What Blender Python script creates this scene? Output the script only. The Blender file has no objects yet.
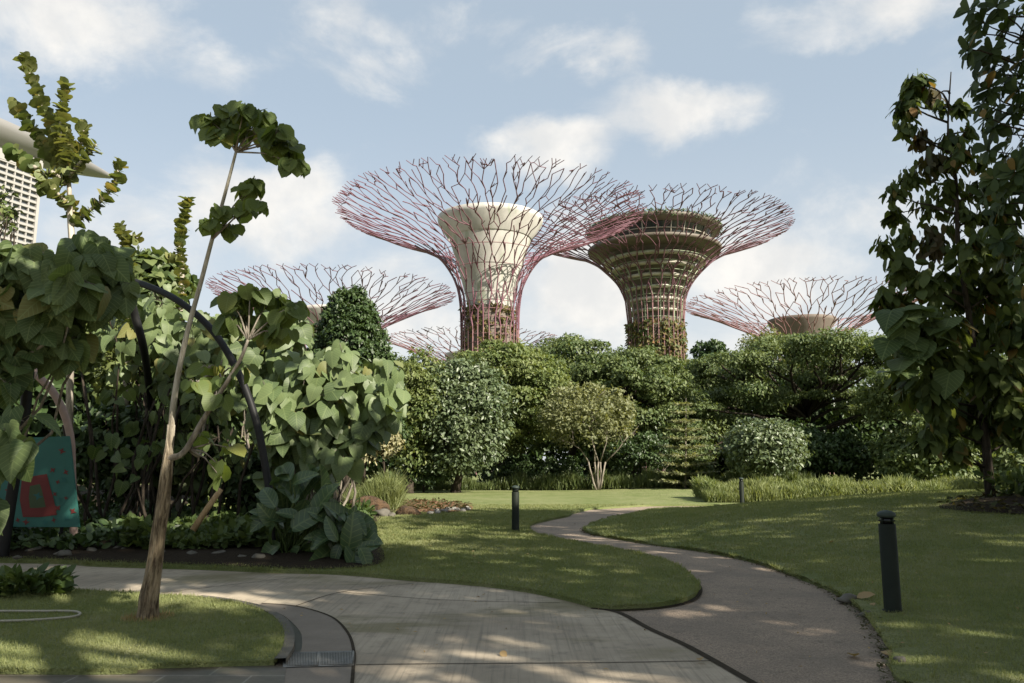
import bpy, math
import numpy as np
from mathutils import Vector
from mathutils.geometry import delaunay_2d_cdt
rng = np.random.default_rng(7)
R = math.radians
sc = bpy.context.scene
C = sc.collection

# ------------------------------------------------------------------ camera, world, sun, exposure
F = 796.4; PITCH = 8.815; EYE = 1.5
cam_d = bpy.data.cameras.new('camera'); cam = bpy.data.objects.new('camera', cam_d); C.objects.link(cam)
cam.location = (0, 0, EYE); cam.rotation_euler = (R(90 + PITCH), 0, 0)
cam_d.lens = 28; cam_d.sensor_width = 36; cam_d.clip_start = 0.05; cam_d.clip_end = 6000
sc.camera = cam
SUN_EL = 36.0; SUN_AZ = 130.0           # azimuth clockwise from +Y
to_sun = Vector((math.sin(R(SUN_AZ))*math.cos(R(SUN_EL)), math.cos(R(SUN_AZ))*math.cos(R(SUN_EL)), math.sin(R(SUN_EL))))
sun_d = bpy.data.lights.new('sun', 'SUN'); sun_d.energy = 5.0; sun_d.angle = R(0.53); sun_d.color = (1.0, 0.92, 0.79)
sun = bpy.data.objects.new('sun', sun_d); C.objects.link(sun); sun.rotation_euler = to_sun.to_track_quat('Z', 'Y').to_euler()
sc.view_settings.view_transform = 'Standard'; sc.view_settings.look = 'None'
sc.view_settings.exposure = 1.22; sc.view_settings.gamma = 1.0

world = bpy.data.worlds.new('World'); sc.world = world; world.use_nodes = True
wn = world.node_tree; wn.nodes.clear()
class NT:
    """small helper for node trees"""
    def __init__(s, nt): s.nt = nt
    def n(s, t, **k):
        o = s.nt.nodes.new(t)
        for a, v in k.items(): setattr(o, a, v)
        return o
    def put(s, sock, v):
        if isinstance(v, bpy.types.NodeSocket): s.nt.links.new(v, sock)
        else: sock.default_value = v
    def math(s, op, a, b=None, c=None, clamp=False):
        o = s.n('ShaderNodeMath', operation=op, use_clamp=clamp)
        s.put(o.inputs[0], a)
        if b is not None: s.put(o.inputs[1], b)
        if c is not None: s.put(o.inputs[2], c)
        return o.outputs[0]
    def noise(s, vec, scale, detail=4, rough=.55, dist=0.0):
        o = s.n('ShaderNodeTexNoise'); s.put(o.inputs['Vector'], vec)
        o.inputs['Scale'].default_value = scale; o.inputs['Detail'].default_value = detail
        o.inputs['Roughness'].default_value = rough; o.inputs['Distortion'].default_value = dist
        return o.outputs['Fac']
    def step(s, x, a, b, lo=0.0, hi=1.0):
        o = s.n('ShaderNodeMapRange', interpolation_type='SMOOTHSTEP')
        s.put(o.inputs[0], x); o.inputs[1].default_value = a; o.inputs[2].default_value = b
        o.inputs[3].default_value = lo; o.inputs[4].default_value = hi
        return o.outputs[0]
    def mix(s, f, a, b, mode='MIX'):
        o = s.n('ShaderNodeMix', data_type='RGBA', blend_type=mode)
        s.put(o.inputs[0], f); s.put(o.inputs[6], c4(a)); s.put(o.inputs[7], c4(b))
        return o.outputs[2]
    def vscale(s, v, xyz):
        o = s.n('ShaderNodeVectorMath', operation='MULTIPLY'); s.put(o.inputs[0], v); o.inputs[1].default_value = xyz
        return o.outputs[0]
def c4(c):
    return c if isinstance(c, bpy.types.NodeSocket) else (tuple(c) + (1.0,) if len(c) == 3 else c)

W = NT(wn)
sky = W.n('ShaderNodeTexSky', sky_type='NISHITA', sun_disc=False, sun_elevation=R(SUN_EL), sun_rotation=R(SUN_AZ),
          air_density=1.0, dust_density=1.6, ozone_density=1.2, altitude=0)
tc = W.n('ShaderNodeTexCoord').outputs['Generated']
sep = W.n('ShaderNodeSeparateXYZ'); W.put(sep.inputs[0], tc)
az = W.math('ARCTAN2', sep.outputs[0], sep.outputs[1]); el = W.math('ARCSINE', sep.outputs[2])
warp = W.math('MULTIPLY', W.math('SUBTRACT', W.noise(tc, 7.0, 5), .5), .16)
warp2 = W.math('MULTIPLY', W.math('SUBTRACT', W.noise(W.vscale(tc, (1.3, 1.1, -1.6)), 9.0, 5), .5), .10)
azw = W.math('ADD', az, warp); elw = W.math('ADD', el, warp2)
def cloud_px(px, py, rx, ry, amp):
    a = math.atan2((px-512)/F, math.cos(R(PITCH)) - (341.5-py)/F*math.sin(R(PITCH)))
    x = (px-512)/F; yu = (341.5-py)/F
    d = Vector((x, math.cos(R(PITCH)) - yu*math.sin(R(PITCH)), math.sin(R(PITCH)) + yu*math.cos(R(PITCH)))).normalized()
    return math.atan2(d.x, d.y), math.asin(d.z), rx/F, ry/F, amp
blobs = [cloud_px(*b) for b in [
    (60, 20, 150, 55, .9), (215, 70, 70, 45, .65), (330, 20, 60, 40, .6), (360, 75, 60, 30, .45),
    (600, 50, 80, 26, .7), (680, 105, 95, 36, .85), (560, 150, 60, 35, .8), (500, 20, 60, 20, .3),
    (275, 215, 95, 60, 1.05), (190, 230, 80, 60, .6), (590, 285, 85, 75, 1.05), (390, 300, 130, 70, .7), (480, 330, 300, 50, .6),
    (760, 270, 120, 60, .8), (850, 230, 90, 50, .6), (870, 15, 120, 26, .7), (760, 330, 220, 50, .6), (960, 90, 90, 60, .4), (1010, 240, 100, 90, .5),
    (100, 260, 90, 60, .6), (-300, 100, 200, 80, .8), (1400, 60, 200, 90, .8)]]
tot = None
for (ca, ce, ra, re_, amp) in blobs:
    dx = W.math('DIVIDE', W.math('SUBTRACT', azw, ca), ra); dy = W.math('DIVIDE', W.math('SUBTRACT', elw, ce), re_)
    q = W.math('ADD', W.math('MULTIPLY', dx, dx), W.math('MULTIPLY', dy, dy))
    g = W.math('MULTIPLY', W.math('EXPONENT', W.math('MULTIPLY', q, -.9)), amp)
    tot = g if tot is None else W.math('MAXIMUM', tot, g)
fb = W.noise(W.vscale(tc, (1, 1, 1.7)), 5.0, 9, .62, .3)
dens = W.math('ADD', W.math('MULTIPLY', tot, .9), W.math('MULTIPLY', W.math('SUBTRACT', fb, .5), 1.5))
dens = W.step(dens, .24, .86)
behind = W.step(W.noise(tc, 3.2, 7), .5, .7, 0, .8)
backm = W.step(sep.outputs[1], -.1, .3)
dens = W.math('ADD', W.math('MULTIPLY', dens, backm), W.math('MULTIPLY', behind, W.math('SUBTRACT', 1, backm)), clamp=True)
skyc = W.mix(.60, sky.outputs[0], (4.75, 5.55, 6.15))       # moist tropical air pales the blue
low = W.step(el, .04, .46, .58, 0.0)
shade = W.noise(tc, 11.0, 5)
cloudc = W.mix(W.step(shade, .35, .65), (6.3, 6.25, 6.1), (7.9, 7.6, 7.1))
skyc = W.mix(low, skyc, (6.3, 6.35, 6.25))
skyc = W.mix(W.math('MULTIPLY', dens, .88), skyc, cloudc)
bg = W.n('ShaderNodeBackground'); W.put(bg.inputs[0], skyc); bg.inputs[1].default_value = 0.0585
out = W.n('ShaderNodeOutputWorld'); wn.links.new(bg.outputs[0], out.inputs[0])

# ------------------------------------------------------------------ helpers
cp, sp = math.cos(R(PITCH)), math.sin(R(PITCH))
def ray(px, py):
    x = (px-512)/F; yu = (341.5-py)/F
    return np.array([x, cp - yu*sp, sp + yu*cp])
def G(px, py, z=0.0):                    # point on the level z
    d = ray(px, py); t = (z-EYE)/d[2]
    return np.array([d[0]*t, d[1]*t, z])
def at(px, py, Y):                       # point at distance Y
    d = ray(px, py); t = Y/d[1]
    return np.array([d[0]*t, Y, EYE + d[2]*t])
def mpp(Y): return Y*1.0/F*1.0           # metres per pixel, roughly
def smooth(t): t = np.clip(t, 0, 1); return t*t*(3-2*t)
def unit(v): return v/np.maximum(np.linalg.norm(v, axis=-1, keepdims=True), 1e-9)

class Geo:
    def __init__(s): s.V = []; s.L = []; s.S = []; s.U = []; s.n = 0
    def add(s, V, faces, uv=None):
        V = np.asarray(V, float)
        for f in faces: s.L.append(np.asarray(f, np.int64) + s.n); s.S.append(np.array([len(f)]))
        s.V.append(V); s.n += len(V); s.U.append(np.zeros((len(V), 2)) if uv is None else uv)
    def arr(s, V, L, S, uv=None):
        s.L.append(L + s.n); s.S.append(S); s.V.append(V); s.n += len(V)
        s.U.append(np.zeros((len(V), 2)) if uv is None else uv)
    def tube(s, P, r, n=6, cap=True):
        P = np.asarray(P, float); m = len(P); r = np.broadcast_to(np.asarray(r, float), (m,))
        T = np.zeros_like(P); T[1:-1] = P[2:]-P[:-2]; T[0] = P[1]-P[0]; T[-1] = P[-1]-P[-2]; T = unit(T)
        a = np.array([0, 0, 1.0]) if abs(T[0][2]) < .9 else np.array([1.0, 0, 0])
        N = unit(np.cross(T[0], a)); ang = np.arange(n)/n*2*np.pi; V = []
        for i in range(m):
            N = unit(N - T[i]*np.dot(N, T[i])); B = np.cross(T[i], N)
            V.append(P[i] + r[i]*(np.cos(ang)[:, None]*N + np.sin(ang)[:, None]*B))
        V = np.concatenate(V); k = np.arange(n); k2 = (k+1) % n
        L = np.concatenate([np.stack([i*n+k, i*n+k2, (i+1)*n+k2, (i+1)*n+k], 1).ravel() for i in range(m-1)])
        S = np.full((m-1)*n, 4)
        if cap:
            L = np.concatenate([L, np.arange(n)[::-1], (m-1)*n + np.arange(n)]); S = np.concatenate([S, [n, n]])
        s.arr(V, L, S); return s
    def box(s, c, sx, sy, sz, rz=0.0, bev=0.0):
        x, y, z = sx/2, sy/2, sz/2
        V = np.array([[a*x, b*y, d*z] for d in (-1, 1) for a, b in ((-1, -1), (1, -1), (1, 1), (-1, 1))])
        if rz:
            ca, sa = math.cos(rz), math.sin(rz); V = np.stack([V[:, 0]*ca - V[:, 1]*sa, V[:, 0]*sa + V[:, 1]*ca, V[:, 2]], 1)
        s.add(V + np.asarray(c, float), [(3, 2, 1, 0), (4, 5, 6, 7), (0, 1, 5, 4), (1, 2, 6, 5), (2, 3, 7, 6), (3, 0, 4, 7)]); return s
    def lathe(s, c, prof, n=48, close=False):
        ang = np.arange(n)/n*2*np.pi; V = []
        for r, z in prof: V.append(np.stack([c[0]+r*np.cos(ang), c[1]+r*np.sin(ang), np.full(n, z)+c[2]], 1))
        V = np.concatenate(V); k = np.arange(n); k2 = (k+1) % n
        L = np.concatenate([np.stack([i*n+k, i*n+k2, (i+1)*n+k2, (i+1)*n+k], 1).ravel() for i in range(len(prof)-1)])
        s.arr(V, L, np.full((len(prof)-1)*n, 4)); return s
    def leaves(s, tmpl, pos, dirv, nrm, size, wid=None):
        tv, tf, tu = tmpl; n = len(pos); k = len(tv)
        y = unit(dirv); z = unit(nrm - y*np.sum(nrm*y, 1, keepdims=True)); x = np.cross(y, z)
        size = np.broadcast_to(np.asarray(size, float), (n,)); w = size if wid is None else size*wid
        V = (pos[:, None, :] + x[:, None, :]*(tv[None, :, 0:1]*w[:, None, None]) + y[:, None, :]*(tv[None, :, 1:2]*size[:, None, None])
             + z[:, None, :]*(tv[None, :, 2:3]*size[:, None, None])).reshape(-1, 3)
        lf = np.concatenate([np.array(f) for f in tf]); sf = np.array([len(f) for f in tf])
        L = (np.arange(n)[:, None]*k + lf[None, :]).ravel(); S = np.tile(sf, n)
        s.arr(V, L, S, np.tile(tu, (n, 1))); return s
    def mesh(s, name, mat, smooth_=True, uv=False):
        V = np.concatenate(s.V); L = np.concatenate(s.L); S = np.concatenate(s.S)
        me = bpy.data.meshes.new(name)
        me.vertices.add(len(V)); me.vertices.foreach_set('co', V.astype(np.float32).ravel())
        me.loops.add(len(L)); me.loops.foreach_set('vertex_index', L.astype(np.int32))
        me.polygons.add(len(S)); st = np.concatenate([[0], np.cumsum(S)[:-1]])
        me.polygons.foreach_set('loop_start', st.astype(np.int32))
        me.update(calc_edges=True)
        me.polygons.foreach_set('use_smooth', np.full(len(S), bool(smooth_)))
        if uv:
            U = np.concatenate(s.U); ul = me.uv_layers.new(name='UVMap')
            ul.data.foreach_set('uv', U[L].astype(np.float32).ravel())
        me.validate(); me.materials.append(mat); return me

def obj(name, geo, mat, parent=None, smooth_=True, uv=False, origin=None):
    if origin is not None:
        o3 = np.asarray(origin, float); geo.V = [v - o3 for v in geo.V]
    o = bpy.data.objects.new(name, geo.mesh(name, mat, smooth_, uv)); C.objects.link(o)
    if parent is not None:
        o.parent = parent
        if origin is None: o.matrix_parent_inverse.identity(); o.location = -Vector(parent.location) if not parent.parent else (0, 0, 0)
    elif origin is not None: o.location = origin
    return o
def tag(o, label, cat, group=None, kind=None):
    o['label'] = label; o['category'] = cat
    if group: o['group'] = group
    if kind: o['kind'] = kind
    return o
def thing(name, label, cat, loc, group=None):
    o = bpy.data.objects.new(name, None); C.objects.link(o); o.location = tuple(float(v) for v in loc); o.empty_display_size = .2
    return tag(o, label, cat, group)
def struct(name, geo, mat, smooth_=False):
    o = obj(name, geo, mat, smooth_=smooth_); o['kind'] = 'structure'; return o

# ------------------------------------------------------------------ materials
def mat(name, build):
    m = bpy.data.materials.new(name); m.use_nodes = True; nt = m.node_tree; nt.nodes.clear()
    T = NT(nt); sh = build(T); o = T.n('ShaderNodeOutputMaterial'); nt.links.new(sh, o.inputs[0]); return m
def pbsdf(T, col, rough=.6, spec=.35, metal=0.0, bump=None, bstr=.3, bdist=.02):
    b = T.n('ShaderNodeBsdfPrincipled'); T.put(b.inputs['Base Color'], c4(col)); T.put(b.inputs['Roughness'], rough)
    b.inputs['Specular IOR Level'].default_value = spec; b.inputs['Metallic'].default_value = metal
    if bump is not None:
        bp = T.n('ShaderNodeBump'); bp.inputs['Strength'].default_value = bstr; bp.inputs['Distance'].default_value = bdist
        T.put(bp.inputs['Height'], bump); T.put(b.inputs['Normal'], bp.outputs[0])
    return b.outputs[0]
def wpos(T): return T.n('ShaderNodeNewGeometry').outputs['Position']
def leaf_mat(name, cols, trans=.3, rough=.5, spec=.3, veins=False, tcol=1.5, patch=.5):
    """cols: dark, mid, light and an odd colour for a few leaves"""
    def b(T):
        g = T.n('ShaderNodeNewGeometry'); rnd = g.outputs['Random Per Island']
        cr = T.n('ShaderNodeValToRGB'); T.put(cr.inputs[0], rnd); e = cr.color_ramp.elements
        e[0].position = 0; e[0].color = c4(cols[0]); e[1].position = .93; e[1].color = c4(cols[2])
        k = e.new(.5); k.color = c4(cols[1]); k = e.new(.97); k.color = c4(cols[3] if len(cols) > 3 else cols[2])
        nz = T.noise(g.outputs['Position'], patch, 3)
        col = T.mix(T.step(nz, .35, .65, 0, .55), cr.outputs[0], cols[2])
        if veins:
            uv = T.n('ShaderNodeTexCoord').outputs['UV']; s_ = T.n('ShaderNodeSeparateXYZ'); T.put(s_.inputs[0], uv)
            ax = T.math('ABSOLUTE', s_.outputs[0])
            w = T.math('SINE', T.math('MULTIPLY', T.math('SUBTRACT', s_.outputs[1], T.math('MULTIPLY', ax, .75)), 42.0))
            v = T.math('MAXIMUM', T.step(w, .82, 1.0), T.step(ax, .035, .005))
            col = T.mix(T.math('MULTIPLY', v, .4), col, (.22, .27, .11))
        bs = T.n('ShaderNodeBsdfPrincipled'); T.put(bs.inputs['Base Color'], col); bs.inputs['Roughness'].default_value = rough
        bs.inputs['Specular IOR Level'].default_value = spec
        tr = T.n('ShaderNodeBsdfTranslucent'); T.put(tr.inputs[0], T.mix(1.0, col, (tcol*1.05, tcol, tcol*.45), 'MULTIPLY'))
        mx = T.n('ShaderNodeMixShader'); mx.inputs[0].default_value = trans
        T.nt.links.new(bs.outputs[0], mx.inputs[1]); T.nt.links.new(tr.outputs[0], mx.inputs[2]); return mx.outputs[0]
    return mat(name, b)
def bark_mat(name, a, b_, scale=14):
    def b(T):
        p = T.n('ShaderNodeTexCoord').outputs['Object']; v = T.vscale(p, (1, 1, .22)); nz = T.noise(v, scale, 6, .65, .4)
        return pbsdf(T, T.mix(T.step(nz, .35, .68), a, b_), .85, .15, bump=nz, bstr=.7, bdist=.03)
    return mat(name, b)
def plain(name, col, rough=.6, spec=.35, metal=0., var=.25, scale=6.0):
    def b(T):
        nz = T.noise(wpos(T), scale, 5); d = tuple(c*(1-var) for c in col); l = tuple(min(1, c*(1+var)) for c in col)
        return pbsdf(T, T.mix(nz, d, l), rough, spec, metal)
    return mat(name, b)

M = {}
def grass_nodes(T):
    p = wpos(T); n1 = T.noise(p, .45, 5, .65); n2 = T.noise(p, 2.2, 6, .65); n3 = T.noise(p, 45.0, 4, .7)
    c = T.mix(T.step(n1, .3, .7), (.130, .162, .054), (.212, .226, .100))
    c = T.mix(T.step(n2, .45, .72, 0, .8), c, (.255, .252, .13))
    c = T.mix(T.step(n3, .35, .75, 0, .6), c, (.050, .074, .020))
    return c, n3
def b_lawn(T):
    c, n3 = grass_nodes(T); return pbsdf(T, c, .9, .12, bump=n3, bstr=.9, bdist=.03)
M['lawn'] = mat('mown_grass', b_lawn)
def b_blade(T):
    g = T.n('ShaderNodeNewGeometry'); c, _ = grass_nodes(T)
    c = T.mix(T.math('MULTIPLY', g.outputs['Random Per Island'], .6), c, (.225, .236, .10))
    bs = T.n('ShaderNodeBsdfPrincipled'); T.put(bs.inputs['Base Color'], c); bs.inputs['Roughness'].default_value = .6; bs.inputs['Specular IOR Level'].default_value = .25
    tr = T.n('ShaderNodeBsdfTranslucent'); T.put(tr.inputs[0], T.mix(1.0, c, (1.5, 1.5, .7), 'MULTIPLY'))
    mx = T.n('ShaderNodeMixShader'); mx.inputs[0].default_value = .35
    T.nt.links.new(bs.outputs[0], mx.inputs[1]); T.nt.links.new(tr.outputs[0], mx.inputs[2]); return mx.outputs[0]
M['blade'] = mat('grass_blades', b_blade)
def b_conc(T):
    p = wpos(T); n1 = T.noise(p, .7, 5, .6); n2 = T.noise(p, 5.0, 6, .65); n3 = T.noise(p, 90.0, 3, .6)
    brush = T.noise(T.vscale(p, (30.0, .6, 1.0)), 1.0, 5, .7)
    c = T.mix(T.step(n1, .3, .7), (.27, .226, .168), (.41, .348, .262))
    c = T.mix(T.step(n2, .5, .75, 0, .6), c, (.12, .105, .082))
    c = T.mix(T.step(brush, .45, .75, 0, .5), c, (.105, .092, .074))
    moss = T.step(T.noise(T.vscale(p, (.7, 1.6, 1)), .55, 4, .6, .4), .52, .66, 0, .65)
    c = T.mix(moss, c, (.135, .120, .052))
    c = T.mix(T.step(n3, .6, .8, 0, .35), c, (.34, .31, .265))
    return pbsdf(T, c, .8, .25, bump=T.math('ADD', brush, n3), bstr=.25, bdist=.01)
M['concrete'] = mat('brushed_concrete', b_conc)
def b_path(T):
    p = wpos(T); vo = T.n('ShaderNodeTexVoronoi'); T.put(vo.inputs['Vector'], p); vo.inputs['Scale'].default_value = 95
    s_ = T.n('ShaderNodeSeparateColor'); T.put(s_.inputs[0], vo.outputs['Color']); n1 = T.noise(p, 1.1, 5)
    c = T.mix(s_.outputs[0], (.17, .133, .098), (.35, .278, .21)); c = T.mix(T.step(n1, .35, .7, 0, .5), c, (.14, .118, .096))
    c = T.mix(T.step(T.noise(p, 7, 5), .56, .75, 0, .5), c, (.08, .07, .055))
    return pbsdf(T, c, .85, .2, bump=vo.outputs['Distance'], bstr=.5, bdist=.008)
M['path'] = mat('washed_aggregate', b_path)
def b_soil(T):
    p = wpos(T); n = T.noise(p, 9, 6, .7); c = T.mix(n, (.014, .011, .008), (.050, .038, .025))
    return pbsdf(T, c, .95, .1, bump=n, bstr=1, bdist=.06)
M['soil'] = mat('dark_soil', b_soil)
def b_slate(T):
    p = wpos(T); n = T.noise(p, 2.5, 6, .6)
    br = T.n('ShaderNodeTexBrick'); T.put(br.inputs['Vector'], p); br.inputs['Scale'].default_value = 1.0
    br.inputs['Brick Width'].default_value = .62; br.inputs['Row Height'].default_value = .6; br.inputs['Mortar Size'].default_value = .008
    br.inputs['Color1'].default_value = (.070, .055, .040, 1); br.inputs['Color2'].default_value = (.105, .085, .062, 1); br.inputs['Mortar'].default_value = (.22, .2, .17, 1)
    c = T.mix(T.step(n, .4, .7, 0, .6), br.outputs[0], (.05, .058, .035))
    return pbsdf(T, c, T.step(n, .3, .7, .35, .65), .5)
M['slate'] = mat('slate_paving', b_slate)
def b_paver(T):
    p = wpos(T); n = T.noise(p, 3, 6, .6); c = T.mix(n, (.13, .105, .08), (.24, .205, .165))
    c = T.mix(T.step(T.noise(p, 60, 3), .5, .8, 0, .5), c, (.1, .085, .065)); return pbsdf(T, c, .75, .3, bump=n, bstr=.2)
M['paver'] = mat('brown_paver', b_paver)
M['kerb'] = plain('kerb_stone', (.10, .092, .075), .8, .25, var=.5, scale=9)
M['gap'] = plain('dark_joint', (.040, .032, .022), .95, .1, var=.6, scale=12)
M['drain_shade'] = plain('painted_drain_shade', (.028, .026, .018), .45, .4, var=.5, scale=6)  # dark colour stands for the shadowed depth of the drain
M['grate'] = plain('galvanised_steel', (.24, .24, .225), .5, .4, .3, .3, 20)
M['bollard'] = plain('dark_green_paint', (.012, .016, .011), .65, .15, var=.35, scale=9)
M['bollard_cap'] = plain('green_grey_cap', (.03, .042, .034), .55, .25, var=.3, scale=20)
M['lens'] = plain('smoked_lens', (.006, .006, .006), .25, .5, var=.2)
M['tube'] = plain('black_steel_tube', (.012, .012, .012), .55, .2, var=.4, scale=8)
M['pinkarch'] = plain('weathered_pink_timber', (.30, .22, .19), .8, .2, var=.3)
M['steel'] = plain('mauve_steel', (.17, .075, .098), .5, .35, var=.3, scale=.25)
M['steel_dark'] = plain('plum_steel', (.14, .066, .086), .5, .35, var=.35, scale=.25)
M['steel_pale'] = plain('pale_mauve_steel', (.22, .12, .125), .55, .35, var=.3, scale=.25)
def b_core(T):
    p = wpos(T); n = T.noise(T.vscale(p, (1, 1, .25)), .5, 5); c = T.mix(T.step(n, .3, .7), (.34, .33, .30), (.49, .475, .44))
    c = T.mix(T.step(T.noise(T.vscale(p, (.45, .45, .03)), 1.0, 3), .58, .64, 0, .55), c, (.25, .30, .20))
    return pbsdf(T, c, .75, .25)
M['core'] = mat('pale_concrete_core', b_core)
M['core_brown'] = plain('brown_concrete_core', (.15, .125, .105), .8, .2, var=.35, scale=.6)
M['bronze'] = plain('bronze_cladding', (.115, .098, .076), .55, .3, var=.5, scale=.9)
M['glass_dark'] = plain('dark_glass', (.03, .036, .038), .12, .6, var=.3, scale=.5)
M['white_frame'] = plain('cream_frame', (.42, .39, .33), .6, .3, var=.2, scale=.5)
M['green_steel'] = plain('sage_steel', (.26, .30, .20), .55, .3, var=.3, scale=.4)
M['hull'] = plain('grey_hull_cladding', (.19, .185, .18), .5, .4, var=.08, scale=.03)
M['facade'] = plain('white_balcony_concrete', (.29, .28, .265), .7, .3, var=.1, scale=.1)
M['facade_glass'] = plain('facade_glass', (.13, .14, .15), .25, .5, var=.4, scale=.12)
M['bark'] = bark_mat('grey_bark', (.10, .085, .065), (.27, .24, .195))
M['bark_dark'] = bark_mat('dark_bark', (.018, .014, .010), (.060, .048, .036))
def b_sap(T):
    p = T.n('ShaderNodeTexCoord').outputs['Object']; nz = T.noise(T.vscale(p, (1, 1, .16)), 24, 6, .7, .5); z = T.n('ShaderNodeSeparateXYZ'); T.put(z.inputs[0], p)
    k = T.step(T.math('ADD', z.outputs[2], T.math('MULTIPLY', nz, .8)), 1.7, 2.7)        # young grey stem above, old fibrous bark below
    a = T.mix(k, (.050, .034, .020), (.20, .18, .14)); b = T.mix(k, (.30, .235, .15), (.38, .355, .29))
    return pbsdf(T, T.mix(T.step(nz, .35, .68), a, b), .85, .15, bump=nz, bstr=.9, bdist=.03)
M['bark_sapling'] = mat('fibrous_sapling_bark', b_sap)
M['bark_pale'] = bark_mat('pale_bark', (.25, .22, .18), (.45, .41, .34), 8)
M['cane'] = bark_mat('tan_cane', (.30, .2, .10), (.45, .32, .18), 8)
def b_rock(T):
    p = wpos(T); a = T.noise(p, 4, 7, .7, .5); b = T.noise(p, 22, 5, .7)
    c = T.mix(T.step(a, .35, .65), (.025, .017, .011), (.115, .072, .040)); c = T.mix(T.step(b, .5, .75, 0, .7), c, (.16, .13, .10))
    return pbsdf(T, c, .9, .15, bump=T.math('ADD', a, T.math('MULTIPLY', b, .4)), bstr=1.0, bdist=.12)
M['rock'] = mat('brown_boulder', b_rock)
M['mulch'] = plain('orange_mulch', (.17, .095, .055), .95, .1, var=.6, scale=9)
M['pebble'] = plain('pale_pebble', (.20, .188, .165), .8, .25, var=.25, scale=3)
M['teal'] = plain('teal_panel_paint', (.028, .115, .095), .6, .3, var=.2, scale=4)
M['red'] = plain('dark_red_paint', (.12, .020, .017), .6, .3, var=.2, scale=5)
M['teal_dark'] = plain('deep_teal_paint', (.02, .10, .09), .6, .3, var=.2, scale=5)
M['hose'] = plain('pale_hose', (.30, .28, .22), .7, .2, var=.2)
L_ = lambda *a, **k: leaf_mat(*a, **k)
M['l_sap'] = L_('sapling_leaf', [(.052, .086, .024), (.086, .126, .034), (.130, .170, .052), (.16, .15, .03)], .48, .5, .25, True)
M['l_heart'] = L_('heart_leaf', [(.060, .090, .035), (.090, .130, .048), (.140, .182, .080), (.16, .14, .04)], .28, .5, .35, True)
M['l_big'] = L_('broad_leaf', [(.040, .068, .022), (.065, .100, .034), (.105, .140, .055), (.17, .14, .035)], .34, .55, .25, True)
M['l_paddle'] = L_('paddle_leaf', [(.030, .060, .026), (.045, .080, .036), (.065, .105, .045)], .25, .35, .45, True)
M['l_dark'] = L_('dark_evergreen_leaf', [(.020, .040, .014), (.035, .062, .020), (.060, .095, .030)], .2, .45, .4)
M['l_mid'] = L_('mid_green_leaf', [(.046, .078, .028), (.082, .118, .042), (.138, .170, .064)], .28, .5, .3)
M['l_blue'] = L_('blue_green_leaf', [(.046, .072, .032), (.074, .106, .048), (.135, .170, .085)], .22, .42, .45)
M['l_light'] = L_('olive_leaf', [(.105, .120, .055), (.155, .170, .080), (.215, .225, .110)], .32, .5, .3)
M['l_yel'] = L_('yellow_green_leaf', [(.062, .094, .030), (.104, .142, .044), (.168, .196, .070)], .32, .5, .3)
M['l_cream'] = L_('variegated_leaf', [(.11, .12, .05), (.22, .21, .11), (.36, .33, .19)], .3, .5, .3)
M['l_rain'] = L_('rain_tree_leaf', [(.046, .078, .028), (.082, .118, .042), (.138, .170, .064)], .28, .5, .3)
M['l_droop'] = L_('drooping_leaf', [(.030, .050, .015), (.055, .080, .023), (.105, .132, .042), (.16, .09, .03)], .36, .6, .18)
M['l_rust'] = L_('rust_leaf', [(.055, .040, .018), (.085, .060, .025), (.05, .06, .02)], .3, .55, .3)
M['l_whorl'] = L_('whorled_leaf', [(.020, .036, .011), (.036, .056, .017), (.062, .086, .028), (.2, .12, .03)], .26, .6, .18)
M['l_column'] = L_('column_leaf', [(.045, .075, .022), (.085, .125, .035), (.20, .21, .085), (.30, .24, .08)], .3, .5, .3)
M['l_vine'] = L_('vine_leaf', [(.05, .07, .02), (.10, .10, .035), (.17, .13, .06), (.2, .11, .05)], .25, .6, .2)
M['l_dry'] = L_('dry_leaf', [(.20, .13, .06), (.28, .19, .09), (.34, .25, .13)], .2, .7, .2)
M['l_grass'] = L_('tall_grass_blade', [(.095, .130, .040), (.145, .178, .064), (.205, .228, .098)], .35, .55, .25)
M['l_grass_dark'] = L_('dark_grass_blade', [(.050, .075, .024), (.080, .110, .036), (.125, .150, .055)], .3, .5, .3)
M['l_fern'] = L_('ground_cover_leaf', [(.030, .055, .016), (.050, .085, .024), (.085, .115, .035)], .28, .5, .3)

# ------------------------------------------------------------------ leaf templates (x across, y along, z up)
def tm(v, f):
    v = np.array(v, float); return v, f, v[:, :2].copy()
T_simple = tm([(0, 0, 0), (.26, .45, .07), (0, 1, -.12), (-.26, .45, .07), (0, .45, -.02)], [(0, 1, 4), (1, 2, 4), (2, 3, 4), (3, 0, 4)])
T_flat = tm([(0, 0, 0), (.3, .45, .06), (0, 1, -.1), (-.3, .45, .06)], [(0, 1, 2), (0, 2, 3)])
def half(pts, mids):
    return pts, mids
def broad(pr, mids, droop=.25, cup=.12):
    """pr: right outline from the base to before the tip, mids: midrib (same count + tip)"""
    V = [(0, m, 0) for m in mids]; nm = len(mids); V += [(x, y, 0) for x, y in pr]; V += [(-x, y, 0) for x, y in pr]
    V = np.array(V); V[:, 2] = cup*np.abs(V[:, 0]) - droop*np.maximum(V[:, 1], 0)**2 + .03*np.sin(V[:, 1]*9)*np.abs(V[:, 0])*2
    F_ = []; k = len(pr)
    for s in (0, 1):
        o = nm + s*k; f = [(0, o, o+1)] if True else []
        for i in range(1, k-1): f.append((i-1, o+i, o+i+1, i))
        f.append((nm-2, o+k-1, nm-1))
        F_ += f if s == 0 else [tuple(reversed(q)) for q in f]
    return V, F_, V[:, :2].copy()
T_heart = broad([(.12, -.13), (.31, -.19), (.47, -.08), (.53, .15), (.46, .40), (.31, .64), (.13, .86)], [0, .09, .22, .40, .60, .80, 1.0], .28, .05)
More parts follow.
